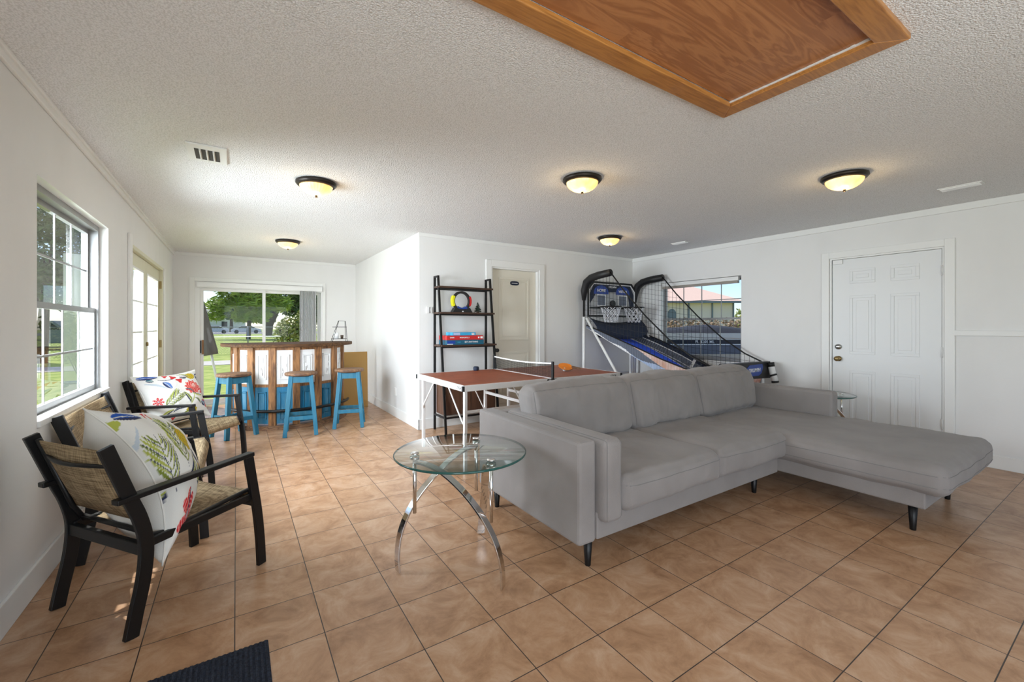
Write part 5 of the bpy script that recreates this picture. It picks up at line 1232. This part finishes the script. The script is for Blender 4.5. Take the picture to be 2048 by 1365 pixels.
# right window: neighbour's house, hedge, boat
def vp(a, t, z): x, y = at_view(a, t); return (x, y, z)
def vbox(m, a0, a1, t0, t1, z0, z1, T=None):      # box aligned with the neighbour's plot, offsets in metres
    return m
nx_, ny_ = Cy, -Sy; ox, oy = at_view(0, 25)
def nb(u, d, z): return (ox + u * nx_ + d * Sy, oy + u * ny_ + d * Cy, z)
nh = thing('house', 'neighbour beige house with salmon hip roof in right hand window', 'house', (*at_view(.4, 28), GZ))
UL, UR = 4.0, 13.0
MB().prism([(UL, 0), (UR, 0), (UR, 9), (UL, 9)], lambda u, v: nb(u, v, GZ), lambda u, v: nb(u, v, 2.72)).build('wall', M['stucco'], nh)
e = .5; vs = [nb(UL - e, -e, 2.7), nb(UR + e, -e, 2.7), nb(UR + e, 9 + e, 2.7), nb(UL - e, 9 + e, 2.7), nb(UL + 3, 4.5, 5.0), nb(UR - 4.2, 4.5, 5.0)]
MB().add(vs, [(0, 1, 5, 4), (1, 2, 5), (2, 3, 4, 5), (3, 0, 4), (3, 2, 1, 0)]).build('roof', M['salmonroof'], nh)
MB().prism([(UL - e, -e), (UR + e, -e), (UR + e, -e + .06), (UL - e, -e + .06)], lambda u, v: nb(u, v, 2.60), lambda u, v: nb(u, v, 2.72)).build('gutter', M['boatgrey'], nh)
MB().prism([(9.15, 1.2)] + [(9.4 + .25 * math.cos(a), 1.95 + .32 * math.sin(a)) for a in [math.pi * (1 - k / 12) for k in range(13)]] + [(9.65, 1.2)], lambda u, v: nb(u, -.03, v), lambda u, v: nb(u, 0, v)).build('window', M['boatgrey'], nh)
for u in (10.35, 11.73, 12.97): MB().prism([(u, -.06), (u + .07, -.06), (u + .07, 0), (u, 0)], lambda a, b: nb(a, b, GZ), lambda a, b: nb(a, b, 2.65)).build('downspout', M['boatgrey'], nh)
m = MB()
for k in range(9): a = .36 + k * .045; c = vp(a, 15, .74); leaf_cloud(m, c, (.8, .8, .85 + .0 * k), 1500, .12)
hg = m.build('hedge', M['hedge']); tag(hg, 'reddish brown hedge behind the covered boat in the right window', 'hedge', kind='thing'); centre(hg, vp(.54, 15, GZ))
x, y = at_view(.535, 36); tree('small palm-like tree at the right end of the neighbour house', x, y, [(0, GZ), (0, 1), (0, 2.0)], .12, [((0, 0, 2.1), (.6, .6, .6)), ((.1, 0, 1.4), (.5, .5, .5))], M['leafbush'], .3, 300)
bt = thing('boat', 'boat with black cover and registration lettering parked outside right window', 'boat', (*at_view(.42, 9.6), GZ))
ox2, oy2 = at_view(0, 9.0)
def nb2(u, d, z): return (ox2 + u * nx_ + d * Sy, oy2 + u * ny_ + d * Cy, z)
def hull(z0, z1, mat, name, o0, o1, par=bt, ur=5.9):
    MB().prism([(1.9, 0), (ur, 0), (ur + .8, .8), (ur, 1.6), (1.9, 1.6)], lambda u, v: nb2(u, v + o0 * (1 - v / .8), z0), lambda u, v: nb2(u, v + o1 * (1 - v / .8), z1)).build(name, M[mat], par)
hull(.50, .68, 'boatwhite', 'hull_bottom', .25, .12); hull(.68, .88, 'boatgrey', 'hull_side', .12, .03); hull(.88, .90, 'textwhite', 'pinstripe', .01, .01); hull(.90, .99, 'boatblack', 'hull_stripe', .02, .01)
hull(.99, 1.13, 'boatwhite', 'gunwale', .0, .03)
hull(.18, .50, 'boatgrey', 'keel', .6, .25)
m = MB(); m.smooth = True; vs = []; nu, nv = 30, 12
for i in range(nu + 1):
    u = 1.95 + i * (5.95 - 1.95) / nu; q = (u - 4.45)
    hz = .05 + .15 * max(0, 1 - abs(q) / 1.4) + .05 * max(0, 1 - abs(u - 3.0) / .8)
    for j in range(nv + 1):
        v = j / nv; vs.append(nb2(u, .06 + 1.48 * v, 1.12 + hz * math.sin(math.pi * v) ** .5 + .008 * noise.noise(Vector((u * 3, v * 5, 0)))))
m.add(vs, [(i * (nv + 1) + j, (i + 1) * (nv + 1) + j, (i + 1) * (nv + 1) + j + 1, i * (nv + 1) + j + 1) for i in range(nu) for j in range(nv)]); m.build('cover', M['cover'], bt)
c = nb2(4.08, -.006, .945); lettering('FL 4205 ML', .085, M['textwhite'], bt, c, Euler((R(90), 0, -YAW)), depth=.002)
for u in (2.8, 4.2):
    MB().tube([nb2(u, -.05, .19), nb2(u, .2, .19)], .30, 20).build('trailer_wheel', M['blackrubber'], bt)
MB().prism([(1.2, .3), (6.6, .3), (6.6, 1.3), (1.2, 1.3)], lambda u, v: nb2(u, v, .10), lambda u, v: nb2(u, v, .18)).build('trailer_frame', M['galv'], bt)
# white porch column beyond the corner of the house
pc = MB().box((-1.50, 9.6, GZ), (-1.22, 9.85, 2.45)).build('porch_column', M['stuccowhite'], bevel=.01); tag(pc, 'white square porch column seen through the left window', 'column'); centre(pc, (-1.36, 9.72, GZ))
